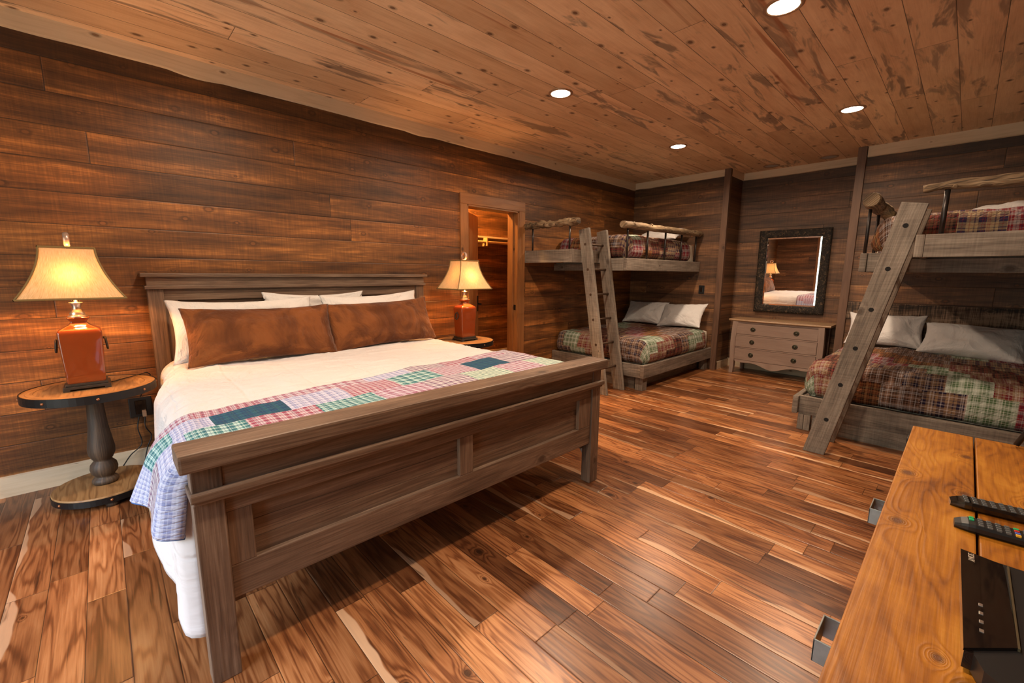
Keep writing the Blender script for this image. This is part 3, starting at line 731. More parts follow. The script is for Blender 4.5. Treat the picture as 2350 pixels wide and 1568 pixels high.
# blue binding of the throw
def binding(src, parent, rows):
    pass

def pillow(name, mat, w_, h_, t_, loc, rot, label, cat='pillow', group=None, seed=0.0, n=30, pinch=0.16, flange=0.0):
    b = MB(); R = Matrix.Translation(loc) @ rot.to_4x4()
    ou = 40*random.randint(1, 90)
    for sgn in (1, -1):
        pts = []
        for j in range(n+1):
            row = []
            for i in range(n+1):
                u = -1+2*i/n; v = -1+2*j/n
                u_ = math.copysign(1-(1-abs(u))**1.25, u); v_ = math.copysign(1-(1-abs(v))**1.25, v)
                x = u_*w_/2*(1-pinch*(1-v_*v_)*0.6*abs(u_)**3*h_/w_*1.6)
                y = v_*h_/2*(1-pinch*(1-u_*u_)*abs(v_)**3)
                prof = ((1-abs(u_)**2.2)*(1-abs(v_)**2.2))**0.58
                wr = 1+0.30*fbm(u_*1.6+seed, v_*1.6+seed, sgn*2.0)
                cd = math.hypot(1-abs(u_), 1-abs(v_))
                ang = math.atan2(1-abs(v_), 1-abs(u_)+1e-6)
                fo = 0.016*math.sin(ang*13+seed)*math.exp(-cd*1.8)*min(1, cd*4)
                edge = 0.006*math.sin((u_*9 if abs(v_) > abs(u_) else v_*9)*2.2+seed)*max(0, 1-min(1-abs(u_), 1-abs(v_))*5)
                z = sgn*(prof*t_/2*wr)+fo*prof**0.3*sgn+edge*0.6+0.010*fbm(u_*0.9+seed, v_*0.9, 7)
                row.append(R @ Vector((x, y, z)))
            pts.append(row)
        b.grid(pts, lambda a, c_: (ou+c_/n*w_, a/n*h_+sgn*3))
    bmesh.ops.remove_doubles(b.bm, verts=b.bm.verts[:], dist=0.0006)
    o = b.build(name, mat)
    return tag(o, label, cat, group)
from mathutils import Euler
def lean(tilt, yaw=0.0, roll=0.0):
    """pillow standing against the left wall: its face to -Y, top leaning back"""
    return (Euler((0, 0, yaw)).to_matrix() @ Euler((math.radians(90-tilt), 0, 0)).to_matrix() @ Euler((0, 0, roll)).to_matrix())
GP = 'white pillows against the king headboard'
pillow('white_pillow', M_pwhite, 0.92, 0.44, 0.14, (0.745, 3.525, 0.955), lean(20, 0, 0.0), 'white pillow at the king headboard, end showing beside the left lamp', group=GP, seed=1)
pillow('white_pillow', M_pwhite, 0.90, 0.45, 0.14, (1.715, 3.525, 0.965), lean(18, 0.02, 0.03), 'white pillow at the king headboard, corner rising nearest the closet door', group=GP, seed=2.7)
pillow('white_pillow', M_pwhite, 0.80, 0.42, 0.07, (1.27, 3.655, 0.985), lean(4, 0, -0.01), 'white pillow peeking out between the two brown cushions', group=GP, seed=5)
GB = 'brown suede cushions on the king bed'
pillow('brown_cushion', M_suede, 0.93, 0.40, 0.16, (0.800, 3.31, 0.932), lean(26, 0.02, -0.015), 'long brown suede cushion on the side of the left lamp', 'cushion', GB, seed=3.1, pinch=0.12)
pillow('brown_cushion', M_suede, 0.92, 0.40, 0.16, (1.685, 3.325, 0.937), lean(25, -0.02, 0.035), 'long brown suede cushion on the side of the closet door', 'cushion', GB, seed=8.3, pinch=0.12)

# ------------------------------------------------------------------ night stands
def nightstand(cx, cy, R, label):
    t = empty('round_nightstand', (cx, cy, 0), label, 'nightstand', 'round pedestal nightstands')
    b = MB(); n = 60
    # plank top with a border ring
    b.disc(cx, cy, 0.648, 0.6745, R-0.055, n, bev=0.001, grain=1)
    pts = [[(cx+r*math.cos(2*PI*k/n), cy+r*math.sin(2*PI*k/n), z) for k in range(n)] for r, z in ((R-0.054, 0.65), (R-0.054, 0.675), (R-0.004, 0.675), (R-0.004, 0.65))]
    b.grid(pts, lambda a, c_: (20+c_/n*2*PI*R, a*0.05), closed_u=True, closed_v=True, smooth=False)
    b.build('tabletop', M_table, t)
    def band(z0, z1, r, nm, rv, nr):
        b = MB()
        pts = [[(cx+q*math.cos(2*PI*k/n), cy+q*math.sin(2*PI*k/n), z) for k in range(n)] for q, z in ((r-0.004, z0), (r-0.004, z1), (r+0.001, z1), (r+0.001, z0))]
        b.grid(pts, lambda a, c_: (20, 0), closed_u=True, closed_v=True, smooth=False)
        o = b.build(nm, M_iron, t)
        for k in range(nr):
            an = -PI/2+2*PI*k/nr+0.08; px_, py_ = cx+(r+0.001)*math.cos(an), cy+(r+0.001)*math.sin(an)
            b = MB(); d = Vector((math.cos(an), math.sin(an), 0)); zc = (z0+z1)/2
            b.tube([Vector((px_, py_, zc))-d*0.002, Vector((px_, py_, zc))+d*0.003, Vector((px_, py_, zc))+d*0.006], [0.008, 0.007, 0.003], 10)
            b.build('rivet', M_copper, t)
    band(0.632, 0.678, R, 'iron_band', 0.03, 8)
    b = MB()
    prof = [(0.045, 0.632), (0.050, 0.60), (0.056, 0.52), (0.063, 0.43), (0.078, 0.345), (0.087, 0.295), (0.084, 0.262), (0.066, 0.232), (0.056, 0.222),
            (0.064, 0.214), (0.083, 0.196), (0.089, 0.170), (0.084, 0.146), (0.066, 0.128), (0.060, 0.120), (0.072, 0.112), (0.084, 0.102), (0.086, 0.090), (0.078, 0.078), (0.02, 0.075)]
    b.lathe([(r_*0.72, z_) for r_, z_ in prof], cx, cy, 36); b.build('turned_pedestal', M_turn, t)
    rb = R*0.815
    b = MB(); b.disc(cx, cy, 0.035, 0.076, rb-0.002, n, bev=0.002, grain=1); b.build('base_disc', M_table, t)
    band(0.030, 0.066, rb, 'base_band', 0, 6)
    for k in range(3):
        an = -PI/2+0.1+k*2*PI/3
        b = MB(); b.lathe([(0.01, 0.0), (0.03, 0.0), (0.035, 0.015), (0.03, 0.034), (0.01, 0.036)], cx+(rb-0.045)*math.cos(an), cy+(rb-0.045)*math.sin(an), 18)
        b.build('bun_foot', M_turn, t)
    return t
NL = (-0.097, 3.475); NR = (2.635, 3.475)
nightstand(*NL, 0.290, 'round nightstand with iron band and dark turned pedestal, at the left edge')
nightstand(*NR, 0.298, 'round nightstand with iron band beside the closet doorway, mostly behind the bed')

# ------------------------------------------------------------------ table lamps
def table_lamp(cx, cy, label, z0=0.675):
    t = empty('table_lamp', (cx, cy, z0), label, 'lamp', 'pair of bedside table lamps')
    kx, ky = 1.0, 0.82
    def sq(hw, z, rr=0.18, n=8):
        """rounded rectangle ring"""
        out = []; a, c_ = hw*kx, hw*ky; r = min(a, c_)*rr
        for q, (sx_, sy_) in enumerate(((1, 1), (-1, 1), (-1, -1), (1, -1))):
            for k in range(n+1):
                an = q*PI/2+k/n*PI/2
                out.append((cx+sx_*(a-r)+r*math.cos(an), cy+sy_*(c_-r)+r*math.sin(an), z))
        return out
    b = MB()
    b.box(cx-0.098, cx+0.098, cy-0.082, cy+0.082, z0+0.010, z0+0.026, bev=0.003)
    b.box(cx-0.088, cx+0.088, cy-0.073, cy+0.073, z0+0.026, z0+0.040, bev=0.003)
    for sx_ in (-1, 1):
        for sy_ in (-1, 1): b.box(cx+sx_*0.085-0.014, cx+sx_*0.085+0.014, cy+sy_*0.069-0.014, cy+sy_*0.069+0.014, z0, z0+0.012, bev=0.002)
    b.build('plinth', M_bronze, t)
    b = MB()
    prof = [(0.076, 0.038), (0.080, 0.05), (0.083, 0.12), (0.087, 0.20), (0.090, 0.27), (0.0915, 0.318), (0.090, 0.332), (0.083, 0.344), (0.062, 0.356), (0.044, 0.368), (0.035, 0.380), (0.034, 0.388), (0.042, 0.400), (0.048, 0.406), (0.044, 0.411), (0.02, 0.412)]
    rings = [sq(h, z0+z, 0.16 if h > 0.06 else 0.35) for h, z in prof]
    b.grid(rings, lambda a, c_: (a*0.01, c_*0.01), closed_u=True)
    b.bm.faces.new(b.grid.__self__.bm.verts[-len(rings[0]):] if False else [v for v in b.bm.verts][-len(rings[0]):])
    b.build('ceramic_body', M_ceramic, t)
    b = MB(); b.lathe([(0.040, z0+0.410), (0.041, z0+0.418), (0.030, z0+0.424), (0.034, z0+0.432), (0.022, z0+0.446), (0.018, z0+0.468), (0.025, z0+0.486), (0.029, z0+0.490), (0.029, z0+0.494), (0.008, z0+0.497), (0.008, z0+0.60)], cx, cy, 28)
    b.build('neck', M_silver, t)
    for sx_ in (-1, 1):
        b = MB(); X = cx+sx_*0.086
        b.tube([(X, cy, z0+0.285), (X+sx_*0.016, cy, z0+0.285)], 0.007, 8)
        b.tube([(X+sx_*(0.014+0.010*(1-math.cos(2*PI*k/20))*0.3), cy+0.024*math.sin(2*PI*k/20), z0+0.252+0.034*math.cos(2*PI*k/20)) for k in range(21)], 0.0052, 8, cap=False)
        b.build('ring_handle', M_bronze, t)
    # shade
    zb, zt = z0+0.520, z0+0.795
    bw, bd, tw, td = 0.212, 0.175, 0.108, 0.088
    nz_ = 14
    def hw(tt): return (1-tt)**1.75
    def ring(tt):
        a = tw+(bw-tw)*hw(tt); c_ = td+(bd-td)*hw(tt); z = zb+(zt-zb)*tt
        return a, c_, z
    b = MB(); m_ = 14
    rows = []
    for i in range(nz_+1):
        a, c_, z = ring(i/nz_); row = []
        cs = [(-a, -c_), (a, -c_), (a, c_), (-a, c_)]
        for q in range(4):
            p, r_ = cs[q], cs[(q+1) % 4]
            for k in range(m_):
                s_ = k/m_; bulge = 1-0.045*math.sin(PI*s_)
                row.append((cx+(p[0]+(r_[0]-p[0])*s_)*bulge, cy+(p[1]+(r_[1]-p[1])*s_)*bulge, z))
        rows.append(row)
    b.grid(rows, lambda i, j: (j*0.02, i*0.02), closed_u=True, smooth=True)
    b.build('lamp_shade', M_shade, t)
    b = MB()
    for row in (rows[0], rows[-1]): b.tube(row+[row[0]], 0.0055, 8, cap=False)
    for q in range(4): b.tube([rows[i][q*m_] for i in range(nz_+1)], 0.0045, 8)
    b.build('shade_piping', M_piping, t)
    b = MB()
    for k in range(2): b.tube([(cx+(0.045 if k else -0.045)*s_, cy, z) for s_, z in ((0.2, z0+0.49), (1, z0+0.56), (1, z0+0.70), (0.1, zt-0.012))], 0.002, 6)
    b.tube([(cx-tw, cy, zt-0.004), (cx+tw, cy, zt-0.004)], 0.002, 6); b.tube([(cx, cy-td, zt-0.004), (cx, cy+td, zt-0.004)], 0.002, 6)
    b.build('harp', M_bronze, t)
    b = MB(); R_ = 0.033
    b.lathe([(0.004, zt-0.012), (0.012, zt), (0.008, zt+0.014), (0.004, zt+0.016)], cx, cy, 16)
    pts = []
    for k in range(25):
        an = 2*PI*k/24-PI/2; d = Vector((0, 1, 0)) # ring seen from the end at the left lamp
        row = []
        for j in range(10):
            bn = 2*PI*j/10
            rr = R_+0.008*math.cos(bn)
            row.append((cx+0.013*math.sin(bn), cy+rr*math.cos(an), zt+0.046+rr*math.sin(an)))
        pts.append(row)
    b.grid(pts, lambda i, j: (0, 0), closed_u=True)
    b.build('finial', M_finial, t)
    b = MB(); b.lathe([(0.003, z0+0.575), (0.014, z0+0.59), (0.026, z0+0.62), (0.028, z0+0.645), (0.02, z0+0.668), (0.003, z0+0.678)], cx, cy, 18)
    b.build('light_bulb', M_bulb, t)
    l = bpy.data.lights.new('bulb_light', 'POINT'); l.energy = LAMP_W; l.color = BULB; l.shadow_soft_size = 0.03
    o = bpy.data.objects.new('bulb_light', l); COL.objects.link(o); o.parent = t; o.location = (0, -0.045, 0.63)
    return t
table_lamp(-0.112, 3.465, 'lit table lamp with orange ceramic body on the nightstand at the left edge')
table_lamp(2.64, 3.465, 'lit table lamp with orange ceramic body in front of the closet doorway')

# outlet and cords
ot = empty('wall_outlet', (0.115, WLY, 0.42), 'black wall outlet with a plug, beside the left nightstand', 'outlet')
obox('cover_plate', M_black, ot, 0.055, 0.175, WLY-0.008, WLY, 0.355, 0.49, bev=0.003)
obox('receptacle', M_gloss, ot, 0.085, 0.145, WLY-0.012, WLY-0.006, 0.375, 0.47, bev=0.003)
obox('plug', M_whiteplug, ot, 0.118, 0.14, WLY-0.05, WLY-0.011, 0.36, 0.40, bev=0.004)
def curve_pts(P, n=10):
    out = []; P = [Vector(p) for p in P]; Q = [P[0]]+P+[P[-1]]
    for i in range(1, len(Q)-2):
        a, b_, c_, d = Q[i-1:i+3]
        for k in range(n):
            t = k/n
            out.append(0.5*((2*b_)+(c_-a)*t+(2*a-5*b_+4*c_-d)*t*t+(3*b_-a-3*c_+d)*t**3))
    out.append(P[-1]); return out
def cord(pts, label, r=0.0035):
    b = MB(); b.tube(curve_pts(pts), r, 8)
    return tag(b.build('power_cord', M_cord), label, 'cord')
cord([(0.10, WLY-0.02, 0.36), (0.085, WLY-0.03, 0.28), (0.095, WLY-0.03, 0.17), (0.03, WLY-0.05, 0.11), (-0.03, WLY-0.10, 0.045), (-0.09, WLY-0.04, 0.006), (-0.2, WLY-0.045, 0.004)], 'black cord running from the outlet down behind the nightstand base')
cord([(0.129, WLY-0.045, 0.36), (0.125, WLY-0.055, 0.29), (0.15, WLY-0.05, 0.22), (0.12, WLY-0.06, 0.14), (0.10, WLY-0.10, 0.05), (0.14, WLY-0.13, 0.004), (0.25, WLY-0.10, 0.004)], 'black cord hanging in a loop from the pale plug in the outlet')
cord([(-0.01, 3.50, 0.6825), (0.03, 3.55, 0.6815), (0.08, 3.60, 0.6815), (0.135, 3.655, 0.6825), (0.165, 3.685, 0.680), (0.180, 3.710, 0.65), (0.15, 3.74, 0.60), (0.12, 3.79, 0.50)], 'lamp cord crossing the left nightstand top to the wall', 0.003)
cord([(2.56, 3.50, 0.681), (2.49, 3.57, 0.679), (2.44, 3.62, 0.679), (2.40, 3.66, 0.679), (2.375, 3.70, 0.66), (2.36, 3.76, 0.55)], 'lamp cord lying on the right nightstand top behind the pillows', 0.003)

# light switch
ot = empty('light_switch', (XB, 2.65, 1.14), 'black light switch on the wall beside the left bunk', 'switch')
obox('cover_plate', M_black, ot, XB-0.007, XB, 2.612, 2.692, 1.080, 1.200, bev=0.002)
obox('rocker', M_gloss, ot, XB-0.011, XB-0.006, 2.636, 2.668, 1.108, 1.172, bev=0.001)

# ------------------------------------------------------------------ bunk beds
def box_drape(name, mat, x0, x1, y0, y1, z, r, zbot, seed, parent=None, puff=0.012, sides=(True, True), foot=True, thick=0.012, step=0.022, uvo=(0, 0)):
    """quilt over a mattress; foot at x0; outer faces at x0, y0, y1"""
    L = r*PI/2+(z-r-zbot)
    fx0 = x0+r if foot else x0
    fy0 = y0+r if sides[0] else y0
    fy1 = y1-r if sides[1] else y1
    ax0 = fx0-(L if foot else 0); ay0 = fy0-(L if sides[0] else 0); ay1 = fy1+(L if sides[1] else 0)
    nx = int((x1-ax0)/step); ny = int((ay1-ay0)/step)
    b = MB(); pts = []
    for j in range(ny+1):
        row = []
        for i in range(nx+1):
            a = ax0+(x1-ax0)*i/nx; c_ = ay0+(ay1-ay0)*j/ny
            dx = min(0, a-fx0); dy = c_-min(max(c_, fy0), fy1)
            d = math.hypot(dx, dy)
            bx = max(a, fx0); by = min(max(c_, fy0), fy1)
            pf = fbm(a*4+seed, c_*4, 3)*puff+fbm(a*13+seed, c_*13, 8)*puff*0.35
            if d < 1e-6: row.append((bx, by, z+pf)); continue
            d2_ = min(d, L); o, dr_ = arcdrop(d2_, r)
            n_ = Vector((dx/d, dy/d, 0))
            # belly of the overhanging quilt
            q = max(0, dr_-r)/max(0.01, z-r-zbot)
            o += 0.018*math.sin(PI*min(1, q))+pf*0.9
            if q > 0.8: o -= (q-0.8)*0.10
            row.append((bx+n_.x*o, by+n_.y*o, z-dr_+pf*(1-q)))
        pts.append(row)
    b.grid(pts, lambda jj, ii: (uvo[0]+(ay0+(ay1-ay0)*jj/ny), uvo[1]+(ax0+(x1-ax0)*ii/nx)))
    bmesh.ops.remove_doubles(b.bm, verts=b.bm.verts[:], dist=0.0008)
    o = b.build(name, mat, parent)
    sm = o.modifiers.new('thickness', 'SOLIDIFY'); sm.thickness = thick; sm.offset = -1
    # orient outward
    return o

def log_rail(name, p0, p1, r0, r1, seed, knobs, bend=0.02, n=44, sect=16, rough=0.35, rs=14, end=None):
    p0, p1 = Vector(p0), Vector(p1); path, rad = [], []
    for i in range(n+1):
        t = i/n; p = p0.lerp(p1, t)
        p += Vector((noise.noise(Vector((t*3+seed, 0, 0))), noise.noise(Vector((t*3+seed, 5, 0))), noise.noise(Vector((t*3+seed, 9, 0)))))*bend
        path.append(p); r = r0+(r1-r0)*t
        r *= 1+0.14*noise.noise(Vector((t*9+seed, 3, 0)))
        if i in (0, n): r *= 0.86
        rad.append(r)
    b = MB(); b.tube(path, rad, sect, rough=rough, rs=rs, seed=seed)
    for k in range(knobs):
        i = int((k+0.5+0.3*noise.noise(Vector((k*7.7+seed, 1, 1))))/knobs*n); an = random.uniform(0, 2*PI)
        ax = (p1-p0).normalized(); x = ax.cross(Vector((0, 0, 1))).normalized(); y = ax.cross(x)
        d = (x*math.cos(an)+y*math.sin(an)); q = path[i]
        b.tube([q+d*rad[i]*0.5, q+d*rad[i]*1.05, q+d*rad[i]*1.22], [rad[i]*0.55, rad[i]*0.42, rad[i]*0.30], 9, rough=0.3, rs=40, seed=k)
    return b
def ladder(name, xs, yfoot, lean_, ztop, sgn, label):
    """stringers at x in xs; sgn +1 leans towards +Y"""
    t = empty(name, (sum(xs)/2, yfoot, 0), label, 'ladder', 'leaning bunk ladders')
    wd = 0.138; sh = lean_*sgn
    for x in xs:
        b = MB()
        b.box(x, x+0.040, yfoot-wd/2, yfoot+wd/2, 0, 1, bev=0.004, grain=2)
        zt0 = ztop
        for v in b.bm.verts:
            z = v.co.z
            top = zt0 - (v.co.y-yfoot)*0.17*sgn*(1 if z > 0.5 else 0)
            v.co.z = z*top if z > 0.5 else z
            v.co.y += sh*v.co.z
        for f in b.bm.faces:
            for l in f.loops: l[b.uv].uv = (math.floor(l[b.uv].uv[0]/40)*40+10+l.vert.co.z, l[b.uv].uv[1])
        b.build('stringer', M_bunk, t)
    for k in range(1, 7):
        z = 0.28*k; y = yfoot+sh*z
        if z > ztop-0.1: break
        b = MB(); b.tube([(xs[0]+0.004, y, z), (xs[1]+0.036, y, z)], 0.0125, 12); b.build('rung', M_rung, t)
        for x in (xs[0], xs[1]):
            b = MB()
            b.tube([(x-0.0012, y, z), (x+0.003, y, z)], 0.0150, 16); b.build('rung_hole', M_hole if sgn < 0 else M_rung, t)
    return t

# ---- left bunk (queen/full below, narrow one above)
LB = 'bunk bed built into the left alcove, long side facing the room'
bk = empty('bunk_bed', (5.3, 3.1, 0), 'grey wood bunk bed built into the corner left of the dresser', 'bunk bed', 'built-in bunk beds')
def bx(name, *a, **k): return obox(name, M_bunk, bk, *a, **k)
bx('foot_rail', 4.40, 4.445, 2.475, 3.82, 0.165, 0.315, bev=0.004, grain=1)
bx('side_rail', 4.40, 6.325, 2.43, 2.475, 0.165, 0.315, bev=0.004, grain=0)
bx('kick_board', 4.50, 4.53, 2.60, 3.82, 0.0, 0.165, bev=0.002, grain=1)
bx('kick_board', 4.53, 6.32, 2.60, 2.63, 0.0, 0.165, bev=0.002, grain=0)
b = MB(); b.box(4.46, 4.56, 2.47, 2.52, 0, 0.165, bev=0.003, grain=2); b.box(4.46, 4.50, 2.52, 2.567, 0, 0.165, bev=0.003, grain=2); b.build('corner_block', M_bunk, bk)
bx('corner_block', 6.20, 6.30, 2.48, 2.56, 0, 0.165, bev=0.003, grain=2)
bx('platform', 4.445, 6.32, 2.475, 3.82, 0.265, 0.295, grain=0)
b = MB(); b.box(4.50, 6.30, 2.50, 3.80, 0.295, 0.560, bev=0.05, grain=0); b.build('lower_mattress', M_sheet, bk)
# upper
bx('upper_side_beam', 4.37, 6.32, 2.70, 2.745, 1.392, 1.535, bev=0.008, grain=0)
bx('upper_foot_beam', 4.40, 4.445, 2.745, 3.82, 1.392, 1.475, bev=0.003, grain=1)
bx('upper_foot_beam', 4.37, 4.40, 2.745, 3.04, 1.392, 1.535, bev=0.004, grain=1)
bx('upper_platform', 4.445, 6.32, 2.745, 3.82, 1.46, 1.49, grain=0)
b = MB(); b.box(4.50, 6.29, 2.78, 3.80, 1.49, 1.775, bev=0.05, grain=0); b.build('upper_mattress', M_sheet, bk)
# landing
b = MB(); b.box(3.84, 3.885, 3.117, 3.80, 1.48, 1.625, bev=0.003, grain=1); b.box(3.838, 3.884, 3.800, 3.822, 1.48, 1.628, bev=0.002, grain=2); b.box(3.838, 3.885, 3.070, 3.116, 1.478, 1.628, bev=0.003, grain=2); b.build('landing_front_beam', M_bunk, bk)
bx('landing_side_beam', 3.885, 4.42, 3.070, 3.112, 1.478, 1.622, bev=0.003, grain=0)
bx('landing_deck', 3.885, 4.42, 3.10, 3.82, 1.50, 1.53, grain=0)
lr = log_rail('log', (3.855, 3.00, 1.918), (3.85, 3.822, 1.925), 0.038, 0.036, 2.0, 9, bend=0.016, rough=0.7, rs=22)
lr.build('log_rail', M_log, bk)
for y in (3.70, 3.13):
    b = MB(); b.tube([(3.862, y, 1.61), (3.862, y, 1.905)], 0.0105, 12); b.build('rail_post', M_pipe, bk)
lr = log_rail('log', (4.27, 2.715, 1.900), (6.31, 2.715, 1.925), 0.041, 0.040, 31.0, 5, bend=0.020, rough=0.16, rs=9)
lr.build('log_rail', M_log, bk)
for x in (4.395, 4.84, 5.285, 5.735, 6.18):
    b = MB(); b.tube([(x, 2.722, 1.52), (x, 2.722, 1.895)], 0.0115, 12); b.build('rail_post', M_pipe, bk)
ladder('bunk_ladder', (3.985, 4.325), 2.710, 0.176, 1.85, 1, 'grey plank ladder with iron rungs leaning against the left bunk')
q = box_drape('lower_quilt', M_bquilt, 4.455, 6.10, 2.455, 3.815, 0.592, 0.10, 0.318, 2.0, puff=0.010, uvo=(0.3, 0.1))
tag(q, 'brown, red and green patchwork quilt on the lower mattress of the left bunk', 'quilt', 'patchwork quilts on the bunks')
q = box_drape('upper_quilt', M_bquilt, 4.455, 6.05, 2.752, 3.815, 1.818, 0.10, 1.545, 9.0, puff=0.010, uvo=(2.3, 5.1))
tag(q, 'brown, red and green patchwork quilt on the upper mattress of the left bunk', 'quilt', 'patchwork quilts on the bunks')
b = None
def border(name, x0, x1, y0, y1, z, r, zb, seed, label, sides=(True, True)):
    q = box_drape(name, M_bbrown, x0, x1, y0, y1, z, r, zb, seed, puff=0.008, foot=False, sides=sides)
    return tag(q, label, 'quilt border')
def face_x(tilt, yaw=0.0, roll=0.0):
    """pillow leaning on the back wall: face to -X, width along Y"""
    return (Euler((0, 0, -PI/2+yaw)).to_matrix() @ Euler((math.radians(90-tilt), 0, 0)).to_matrix() @ Euler((0, 0, roll)).to_matrix())
GW = 'white pillows on the bunks'
pillow('white_pillow', M_pwhite, 0.66, 0.42, 0.17, (6.15, 3.43, 0.765), face_x(38, 0.05, 0.0), 'white pillow in the inner corner of the left lower bunk', group=GW, seed=11)
pillow('white_pillow', M_pwhite, 0.66, 0.42, 0.17, (6.13, 2.83, 0.765), face_x(38, -0.06, 0.06), 'white pillow under the light switch on the left lower bunk', group=GW, seed=14)
pillow('white_pillow', M_pwhite, 0.64, 0.42, 0.15, (5.98, 3.15, 1.915), face_x(70, 0.0, 0.0), 'white pillow on the left upper bunk behind the log rail', group=GW, seed=17)

# ---- right bunk
bk2 = empty('bunk_bed', (5.3, 0.2, 0), 'grey wood bunk bed built in right of the dresser, cut by the right edge', 'bunk bed', 'built-in bunk beds')
def bx2(name, *a, **k): return obox(name, M_bunk, bk2, *a, **k)
YB = YR+0.005
bx2('foot_rail', 4.40, 4.445, YB, 0.905, 0.140, 0.300, bev=0.004, grain=1)
bx2('side_rail', 4.36, 6.325, 0.905, 0.950, 0.140, 0.300, bev=0.012, grain=0)
bx2('kick_board', 4.415, 4.445, YB, 0.80, 0.0, 0.138, bev=0.002, grain=1)
bx2('kick_board', 4.47, 6.32, 0.78, 0.80, 0.0, 0.14, bev=0.002, grain=0)
b = MB(); b.box(4.385, 4.43, 0.858, 0.902, 0, 0.14, bev=0.003, grain=2); b.box(4.385, 4.43, 0.808, 0.856, 0, 0.14, bev=0.003, grain=2); b.build('corner_block', M_bunk, bk2)
bx2('platform', 4.445, 6.32, YB, 0.905, 0.25, 0.28, grain=0)
b = MB(); b.box(4.50, 6.30, YB+0.02, 0.87, 0.28, 0.545, bev=0.05, grain=0); b.build('lower_mattress', M_sheet, bk2)
bx2('upper_side_beam', 4.37, 6.32, 0.565, 0.610, 1.382, 1.530, bev=0.012, grain=0)
bx2('upper_foot_beam', 4.385, 4.43, 0.33, 0.563, 1.385, 1.530, bev=0.004, grain=1)
bx2('upper_foot_beam', 4.40, 4.445, YB, 0.33, 1.380, 1.480, bev=0.003, grain=1)
bx2('upper_platform', 4.445, 6.32, YB, 0.565, 1.46, 1.49, grain=0)
b = MB(); b.box(4.50, 6.29, YB+0.02, 0.53, 1.49, 1.775, bev=0.05, grain=0); b.build('upper_mattress', M_sheet, bk2)
b = MB(); b.box(3.80, 3.845, YB, 0.216, 1.472, 1.614, bev=0.003, grain=1); b.box(3.798, 3.845, 0.217, 0.262, 1.472, 1.614, bev=0.007, grain=2); b.build('landing_front_beam', M_bunk, bk2)
bx2('landing_side_beam', 3.845, 4.42, 0.225, 0.262, 1.482, 1.610, bev=0.003, grain=0)
bx2('landing_deck', 3.845, 4.42, YB, 0.225, 1.50, 1.53, grain=0)
lr = log_rail('log', (3.815, 0.262, 1.893), (3.815, -0.62, 1.912), 0.026, 0.046, 5.0, 3, bend=0.018, rough=0.35, rs=13)
lr.build('log_rail', M_log, bk2)
for y in (0.150, -0.36):
    b = MB(); b.tube([(3.822, y, 1.60), (3.822, y, 1.88)], 0.0135, 12); b.build('rail_post', M_pipe, bk2)
lr = log_rail('log', (4.30, 0.575, 1.925), (6.31, 0.580, 1.905), 0.058, 0.050, 41.0, 3, bend=0.012, rough=0.08, rs=9)
lr.build('log_rail', M_log, bk2)
for x in (4.385, 4.83, 5.275, 5.72, 6.17):
    b = MB(); b.tube([(x, 0.585, 1.52), (x, 0.585, 1.90)], 0.0115, 12); b.build('rail_post', M_pipe, bk2)
ladder('bunk_ladder', (3.86, 4.22), 0.668, 0.205, 1.823, -1, 'grey plank ladder with dark rung holes leaning against the right bunk')
q = box_drape('lower_quilt', M_bquilt, 4.452, 6.05, YB+0.012, 0.898, 0.600, 0.12, 0.305, 15.0, puff=0.018, uvo=(7.3, 2.1), sides=(False, True))
tag(q, 'brown, red and green patchwork quilt on the lower mattress of the right bunk', 'quilt', 'patchwork quilts on the bunks')
q = box_drape('upper_quilt', M_bquilt, 4.455, 5.9, YB+0.012, 0.558, 1.825, 0.12, 1.545, 19.0, puff=0.012, uvo=(11.78, 8.1), sides=(False, True))
tag(q, 'brown, red and green patchwork quilt on the upper mattress of the right bunk', 'quilt', 'patchwork quilts on the bunks')
pillow('white_pillow', M_pwhite, 0.66, 0.42, 0.18, (6.13, 0.56, 0.775), face_x(36, 0.05, 0.0), 'white pillow on the right lower bunk, just behind the ladder', group=GW, seed=21)
pillow('white_pillow', M_pwhite, 0.74, 0.44, 0.20, (6.02, -0.10, 0.735), face_x(50, -0.08, -0.03), 'plump white pillow on the right lower bunk near the right edge', group=GW, seed=24)
pillow('white_pillow', M_pwhite, 0.72, 0.46, 0.15, (5.85, -0.25, 1.915), face_x(78, 0.0, 0.0), 'white pillow on the right upper bunk', group=GW, seed=27)

# ------------------------------------------------------------------ dresser
ds = empty('dresser', (6.52, 1.65, 0), 'pinkish washed wood dresser with three drawers under the mirror', 'dresser')
FX = 6.30
def bow(y, a=0.022): t = (y-1.65)/0.53; return FX+a*t*t*1.0
def bowpanel(name, y0, y1, z0, z1, dx, mat, th_=0.02, n=16, bulge=0.0, wave=None, parent=ds):
    b = MB(); rows = [[], [], [], []]
    for i in range(n+1):
        y = y0+(y1-y0)*i/n; x = bow(y)+dx
        za = z0+(wave(y) if wave else 0)
        rows[0].append((x+th_, y, za)); rows[1].append((x, y, za)); rows[2].append((x, y, z1)); rows[3].append((x+th_, y, z1))
    uo = 40*random.randint(1, 300)+20
    b.grid(rows, lambda a, c_: (uo+c_*(y1-y0)/n, (z0, z0, z1, z1, z0)[min(a, 4)]), closed_v=True, smooth=False)
    for e_ in (0, -1):
        pass
    return b.build(name, mat, parent)
b = MB(); b.box(FX+0.024, 6.73, 1.14, 2.16, 0.19, 0.725, bev=0.004, grain=1); b.build('carcass', M_brown, ds)  # dark brown body paints the shade in the gaps around the drawers
b = MB(); rows = [[], [], [], [], []]
n = 24
